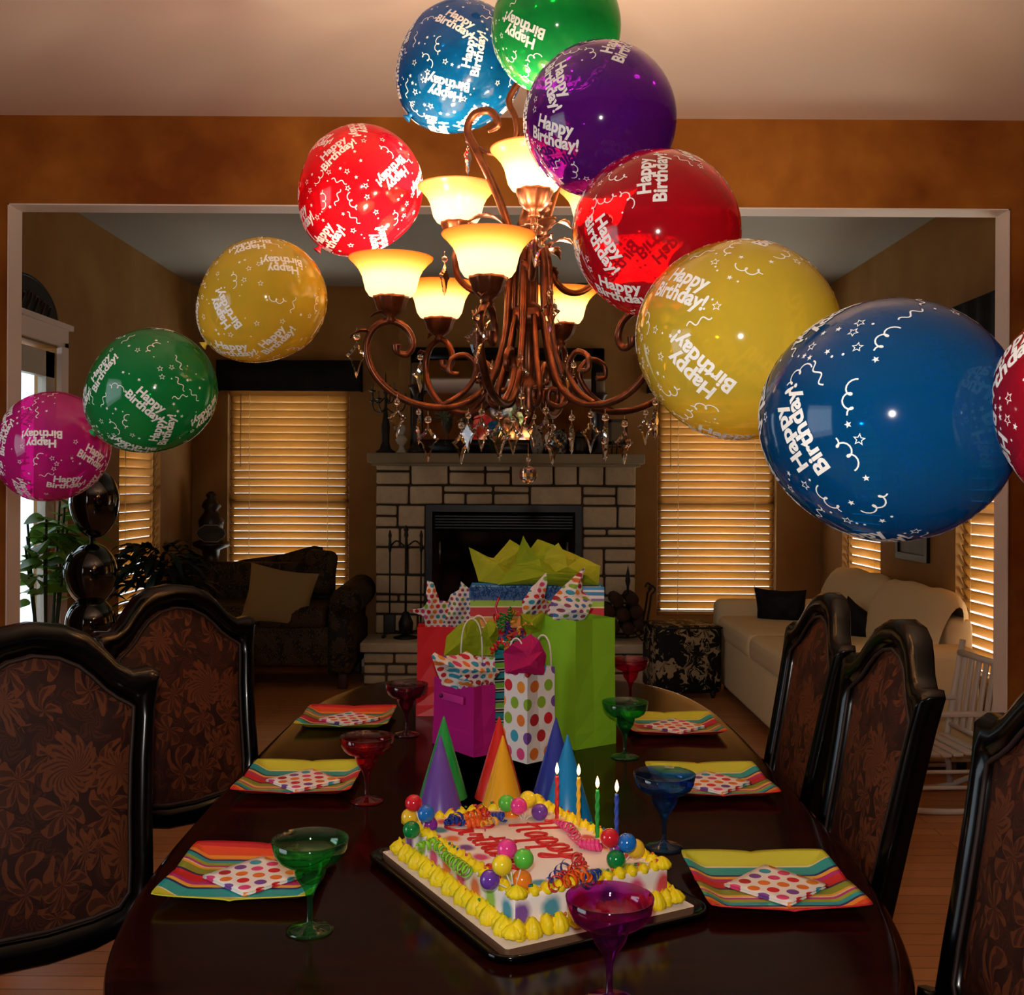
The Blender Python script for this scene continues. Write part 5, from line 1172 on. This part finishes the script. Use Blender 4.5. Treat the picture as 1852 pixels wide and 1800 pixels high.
# dark floral armchair (left of the fireplace)
ax, ay = -1.79, 8.0
o = empty('floral_loveseat', (ax, ay, 0), 0, 'dark floral loveseat with rolled arms under the left blind', 'loveseat')
o.scale = (.97, 1, 1); MB().rbox((.02, -.02, .30), (1.36, .78, .28), .03).build('base', M_FLORAL, o)
MB().rbox((-.30, -.08, .50), (.55, .66, .16), .045, puff=.1).build('seat_cushion', M_FLORAL, o); MB().rbox((.24, -.08, .50), (.52, .66, .16), .045, puff=.1).build('seat_cushion', M_FLORAL, o)
mb = MB()
prof = [(-.72, .70), (-.55, .80), (-.3, .86), (0, .90), (.18, .95), (.26, .97), (.33, .96), (.36, .80), (.4, .72)]
def bk(u, v):
    i = min(int(u * (len(prof) - 1)), len(prof) - 2); f = u * (len(prof) - 1) - i; x = prof[i][0] * (1 - f) + prof[i + 1][0] * f; zt = prof[i][1] * (1 - f) + prof[i + 1][1] * f
    a = v * 2 * PI; return (x, .30 - .09 * math.cos(a) * (1.1 if a < PI else 1), .4 + (zt - .4) * (.5 - .5 * math.cos(v * 2 * PI)) if False else (.4 + (zt - .4) * min(1, (1 - abs(2 * v - 1)) * 1.35)))
mb.grid(bk, 24, 16); mb.rbox((-.1, .28, .6), (1.1, .16, .5), .06); mb.build('backrest', M_FLORAL, o)
for s in (-1, 1):
    mb = MB(); xx = s * .60; mb.rbox((xx, -.04, .36), (.17, .80, .5), .03); mb.tube([(xx + s * .05, -.46, .62), (xx + s * .05, -.44, .62), (xx + s * .05, .34, .64)], .115, 18); mb.build('arm', M_FLORAL, o)
    for y in (-.36, .3): MB().rbox((s * .62, y, .08), (.07, .07, .16), .01).build('leg', mat('cherry_leg', '3a140c', rough=.4), o)
MB().rbox((.35, .17, .78), (.24, .14, .34), .05, rot=(-.2, .1, 0)).build('back_cushion', M_FLORAL, o)
cushion('throw_pillow', P(505, 1080, 7.66), .46, .40, .15, mat('beige_linen', '927c50', rough=.9), (-.25, math.radians(10), .1), 'beige throw pillow leaning on the dark floral loveseat', 'pillow')
# cream sofa along the right wall, faces -x
so = empty('cream_sofa', (1.93, 6.62, 0), 0, 'cream fabric sofa along the right wall of the living room', 'sofa')
MB().rbox((.0, 0, .24), (.94, 2.1, .36), .04).build('base', M_CREAM, so)
for y in (-.5, .5): MB().rbox((-.08, y, .46), (.8, .98, .16), .05, puff=.12).build('seat_cushion', M_CREAM, so)
mb = MB()
for k, y in enumerate((-.52, .5)):
    mb = MB()
    def fn(u, v):
        a = v * 2 * PI; b = 2 * u - 1; sw = (1 - abs(b) ** 7) ** .5
        return (.34 + .13 * math.cos(a) * (.4 + .6 * sw) - .06 * max(0, math.sin(a)) * 0 + .05 * math.sin(a) , y + b * .52, .66 + .24 * math.sin(a) * (.72 + .28 * sw) + (.006 * math.sin(b * 8)) * max(0, math.sin(a)))
    mb.grid(fn, 26, 20); mb.build('back_cushion', M_CREAM, so)
for s in (-1, 1):
    mb = MB(); mb.rbox((-.02, s * 1.12, .35), (.9, .22, .58), .06, seg=4); mb.build('arm', M_CREAM, so)
MB().rbox((.4, 0, .42), (.14, 2.1, .7), .05).build('back_frame', M_CREAM, so)
for x in (-.38, .38):
    for y in (-1.1, 1.1): MB().cyl((x, y, 0), (x, y, .08), .025, 10).build('leg', M_WROD, so)
M_BPIL = m_damask('black_pillow_fabric', '060505', '0a0808', '1a1210', sc=14)
cushion('throw_pillow', P(1412, 1106, 7.35), .34, .30, .14, M_BPIL, (.15, 0, -.5), 'black throw pillow at the far end of the cream sofa', 'pillow')
cushion('throw_pillow', P(1556, 1148, 6.6), .34, .32, .13, M_BPIL, (.2, .55, -.8), 'black throw pillow lying in the middle of the cream sofa', 'pillow')
# damask ottoman
ot = empty('damask_ottoman', (P(1232, 1200, 7.5).x, 7.5, 0), math.radians(8), 'black and cream damask ottoman cube in front of the right blind', 'ottoman')
MB().rbox((0, 0, .27), (.46, .40, .46), .03).build('body', M_DAMBW, ot); MB().tube([(x * .225, y * .195, .485) for x, y in ((-1, -1), (1, -1), (1, 1), (-1, 1))], .008, 6, closed=True).build('piping', M_BLACK, ot)
for x in (-.18, .18):
    for y in (-.15, .15): MB().lathe([(.012, 0), (.022, .03), (.018, .045)], 10, c=(x, y, 0)).build('leg', M_WROD, ot)
# iron side table with a magazine
st = empty('iron_side_table', (P(1508, 1300, 5.2).x, 5.2, 0), 0, 'small dark iron side table seen between the two right chairs', 'side table')
MB().lathe([(.15, .52), (.155, .53), (.15, .54)], 30).build('table_top', M_IRON, st)
for k in range(3):
    a = k * 2 * PI / 3 + .5; MB().tube(smooth_path([(.14 * math.cos(a), .14 * math.sin(a), .52), (.05 * math.cos(a), .05 * math.sin(a), .3), (.1 * math.cos(a), .1 * math.sin(a), .1), (.16 * math.cos(a), .16 * math.sin(a), 0)], 5), .008, 6).build('leg', M_IRON, st)
mg_ = MB().rbox((0, 0, .012), (.2, .26, .022), .003).box((0, 0, .0245), (.19, .25, .003), 1).build('magazine', [mat('magazine_pages', 'c8b8a4', rough=.5), mat('magazine_cover', 'a88878', rough=.3)], loc=(st.location.x - .02, 5.2, .541), rot=(0, 0, .3)); tag(mg_, 'magazine lying on the dark iron side table', 'magazine')
# white rocking chair (child size)
M_WCH = mat('white_painted_wood', 'c4bcb4', rough=.5)
rk = empty('rocking_chair', (1.925, 4.95, 0), math.radians(184), 'small white slatted rocking chair by the right side of the opening', 'rocking chair')
for s in (-1, 1):
    MB().tube(smooth_path([(-.36, s * .19, .09), (-.18, s * .19, .025), (0, s * .19, .014), (.2, s * .19, .03), (.36, s * .19, .085)], 6), .014, 8).build('rocker', M_WCH, rk)
    mb = MB(); mb.tube([(.17, s * .19, .03), (.16, s * .19, .44)], .014, 8); mb.tube([(-.19, s * .19, .04), (-.17, s * .19, .25), (-.25, s * .19, .72)], .015, 8); mb.build('leg', M_WCH, rk)
    MB().rbox((-.01, s * .195, .445), (.44, .045, .02), .006).build('armrest', M_WCH, rk)
    for z in (.12, .19): MB().cyl((-.18, s * .19, z), (.165, s * .19, z), .009, 8).build('stretcher', M_WCH, rk)
mb = MB()
for i in range(7): mb.rbox((-.15 + i * .053, 0, .265 + .006 * math.cos(i)), (.043, .38, .014), .004)
mb.build('seat_slats', M_WCH, rk)
for z in (.12, .2): MB().cyl((.165, -.19, z), (.165, .19, z), .009, 8).build('stretcher', M_WCH, rk)
mb = MB(); mb.tube([(-.185, -.19, .32), (-.185, .19, .32)], .012, 8); mb.tube([(-.235, -.19, .66), (-.235, .19, .66)], .016, 8)
for i in range(5): mb.rbox((-.21, -.13 + i * .065, .49), (.012, .035, .34), .004, rot=(0, -.147, 0))
mb.build('back_slats', M_WCH, rk)
# plants
def leaf_mesh(mb, base, d, l, w, droop, r_, m=0):
    d = Vector(d).normalized(); side = d.cross(Vector((0, 0, 1))); side = side.normalized() if side.length > .05 else Vector((1, 0, 0)); base = Vector(base); tw = r_.uniform(-.6, .6); upv = side.cross(d); side = side * math.cos(tw) + upv * math.sin(tw)
    def fn(u, v):
        c = base + d * l * u - Vector((0, 0, droop * l * u * u)); s = (2 * v - 1) * w * math.sin(PI * min(1, .06 + u * .94)) ** .8
        return c + side * s + Vector((0, 0, .12 * abs(s)))
    mb.grid(fn, 7, 2, m)
M_LEAF = mat_paper('broad_leaf', '6c9438', .35, .35); M_DLEAF = mat_paper('dark_fern_leaf', '10180a', .15, .5)
M_POT = mat('dark_red_glazed_pot', '3c0e0c', rough=.3)
pl = empty('potted_plant', (P(85, 1000, 5.42).x, 5.42, 0), 0, 'big broad-leaved plant standing in front of the garden door at the left', 'plant')
MB().lathe([(.12, 0), (.15, .05), (.17, .2), (.19, .32), (.18, .34), (.16, .33), (.15, .3)], 26).build('pot', M_POT, pl)
mb = MB(); r_ = random.Random(21); tips = []
for k in range(9): a = r_.uniform(0, 2 * PI); q = (.10 * math.cos(a), .10 * math.sin(a), r_.uniform(1.1, 1.42)); tips.append(q); mb.tube(smooth_path([(0, 0, .3), (q[0] * .5, q[1] * .5, .7), q], 4), .006, 5)
mb.build('stems', mat('plant_stem', '2a3418', rough=.7), pl)
mb = MB()
for q in tips:
    for k in range(8): a = r_.uniform(0, 2 * PI); leaf_mesh(mb, (q[0] * .7, q[1], q[2] - k * .04), (math.cos(a), math.sin(a), r_.uniform(.1, .8)), r_.uniform(.2, .34) * (.38 if math.cos(a) < -.2 else 1), r_.uniform(.035, .055), .5, r_)
for dx, dz, l in ((1, .1, .34), (.9, .35, .3), (1, -.15, .26), (.8, .6, .3)): leaf_mesh(mb, (.02, -.05, 1.38), (dx, -.25, dz), l, .055, .35, r_)
mb.build('leaves', M_LEAF, pl)
fx = P(285, 1000, 6.3)
pf = empty('potted_fern', (fx.x, 6.35, 0), 0, 'dark bushy plant in a dark red pot on a stand under the left side blind', 'plant')
MB().lathe([(.15, .3), (.18, .36), (.22, .55), (.24, .66), (.22, .68), (.19, .66)], 26).build('pot', M_POT, pf)
MB().lathe([(.2, 0), (.2, .03), (.05, .06), (.05, .26), (.18, .29), (.18, .302)], 24).build('plant_stand', M_WROD, pf)
mb = MB(); r_ = random.Random(5)
for k in range(330):
    a = r_.uniform(0, 2 * PI); rr_ = r_.uniform(.0, .22); z = r_.uniform(.66, 1.08); leaf_mesh(mb, (rr_ * math.cos(a), rr_ * math.sin(a), z), (math.cos(a), math.sin(a), r_.uniform(-.2, 1)), r_.uniform(.1, .22), r_.uniform(.014, .03), .7, r_)
mb.build('leaves', M_DLEAF, pf)
# finial urn with sign plaque on a low stand behind the loveseat
fn_ = empty('finial_ornament', (P(382, 960, 8.3).x, 8.46, 0), 0, 'tall dark turned finial ornament beside the left blind', 'ornament')
fn_.location.x = P(382, 960, 8.46).x
MB().lathe([(.13, 0), (.13, .7), (.14, .72)], 22).build('pedestal', M_WROD, fn_)
MB().lathe([(.1, .72), (.1, .80), (.06, .86), (.07, .93), (.14, .96), (.14, .99), (.06, 1.02), (.09, 1.1), (.1, 1.16), (.06, 1.22), (.05, 1.24), (.075, 1.27), (.06, 1.31), (.03, 1.335), (.045, 1.36), (.02, 1.385), (0, 1.39)], 22).build('finial', M_WROD, fn_)
pq = empty('hanging_plaque', P(382, 965, 8.3), 0, 'small black scalloped plaque with a pale edge hanging on the dark finial', 'plaque')
sh = [(-.11, 0), (-.095, .03), (-.07, .045), (-.05, .06), (.05, .06), (.07, .045), (.095, .03), (.11, 0), (.095, -.03), (.07, -.045), (.05, -.06), (-.05, -.06), (-.07, -.045), (-.095, -.03)]
MB().prism(sh, .012, M=Matrix.Rotation(PI / 2, 4, 'X')).build('board', M_BLACK, pq)
MB().tube([(x * 1.03, -.013, z * 1.06) for x, z in sh], .004, 6, closed=True).build('pale_edge', mat('pale_edge_paint', '8a7468', rough=.6), pq)
mb = MB(); mb.tube(smooth_path([(-.07 + i * .01, -.014, .012 * math.sin(i * 2.1)) for i in range(15)], 3), .0018, 5); mb.build('script_lettering', mat('faded_script', '4a4038', rough=.6), pq)
MB().cyl((-.03, .0, .06), (0, .05, .13), .002, 5).cyl((.03, .0, .06), (0, .05, .13), .002, 5).build('hanger', M_BLACK, pq)
# small framed picture on the far left wall corner
fr = empty('picture_frame', (P(322, 832, 8.58).x, 8.585, P(322, 832, 8.58).z), 0, 'small narrow dark framed picture on the wall between the two left blinds', 'picture')
mb = MB()
for s in (-1, 1): mb.box((s * .045, 0, 0), (.014, .02, .22)); mb.box((0, 0, s * .105), (.1, .02, .014))
mb.build('frame', M_WROD, fr); MB().box((0, .004, 0), (.08, .006, .2)).build('print', mat('sepia_print', '6a5234', rough=.6), fr)
MB().lathe([(.012, -.05), (.02, -.02), (.018, .02), (.008, .05)], 12).build('urn_motif', M_WROD, fr).scale = (1, .3, 1)
# half-moon iron plaque above the garden door
hp = empty('half_moon_plaque', (XL + .02, 5.62, P(70, 568, 5.62).z), PI / 2, 'half-moon dark metal wall plaque above the garden door', 'wall plaque')
R_ = .36; arc = [(R_ * math.cos(a), 0, .20 * math.sin(a) / 1.0) for a in [PI * i / 24 for i in range(25)]]
MB().tube(arc + [(-R_, 0, 0), (R_, 0, 0)], .008, 6, closed=True).build('rim', M_IRON, hp)
MB().prism([(x * .97, z * .95) for x, _, z in arc], .006, M=Matrix.Rotation(PI / 2, 4, 'X')).build('back_plate', mat('dark_bronze_plate', '1c140e', rough=.6), hp)
mb = MB()
for i in range(-3, 4): mb.tube(smooth_path([(i * .09 - .03, -.01, .02), (i * .085, -.012, .06), (i * .08 + .03, -.01, .11 - abs(i) * .012), (i * .08, -.01, .12 - abs(i) * .014), (i * .08 - .02, -.01, .09 - abs(i) * .01)], 4), .005, 5)
mb.build('scrollwork', mat('dull_copper', '4a3020', rough=.5), hp)
# dark framed picture on the right wall between the side blinds
fp2 = empty('picture_frame', (XR - .012, 6.62, 1.28), -PI / 2, 'dark framed picture low on the right wall behind the big blue balloon', 'picture')
mb = MB()
for s in (-1, 1): mb.box((s * .24, 0, 0), (.04, .022, .56)); mb.box((0, 0, s * .26), (.44, .022, .04))
mb.build('frame', M_BLACK, fp2); MB().box((0, .003, 0), (.44, .008, .48)).build('print', mat('dark_print', '14100c', rough=.5), fp2)
# wall outlet
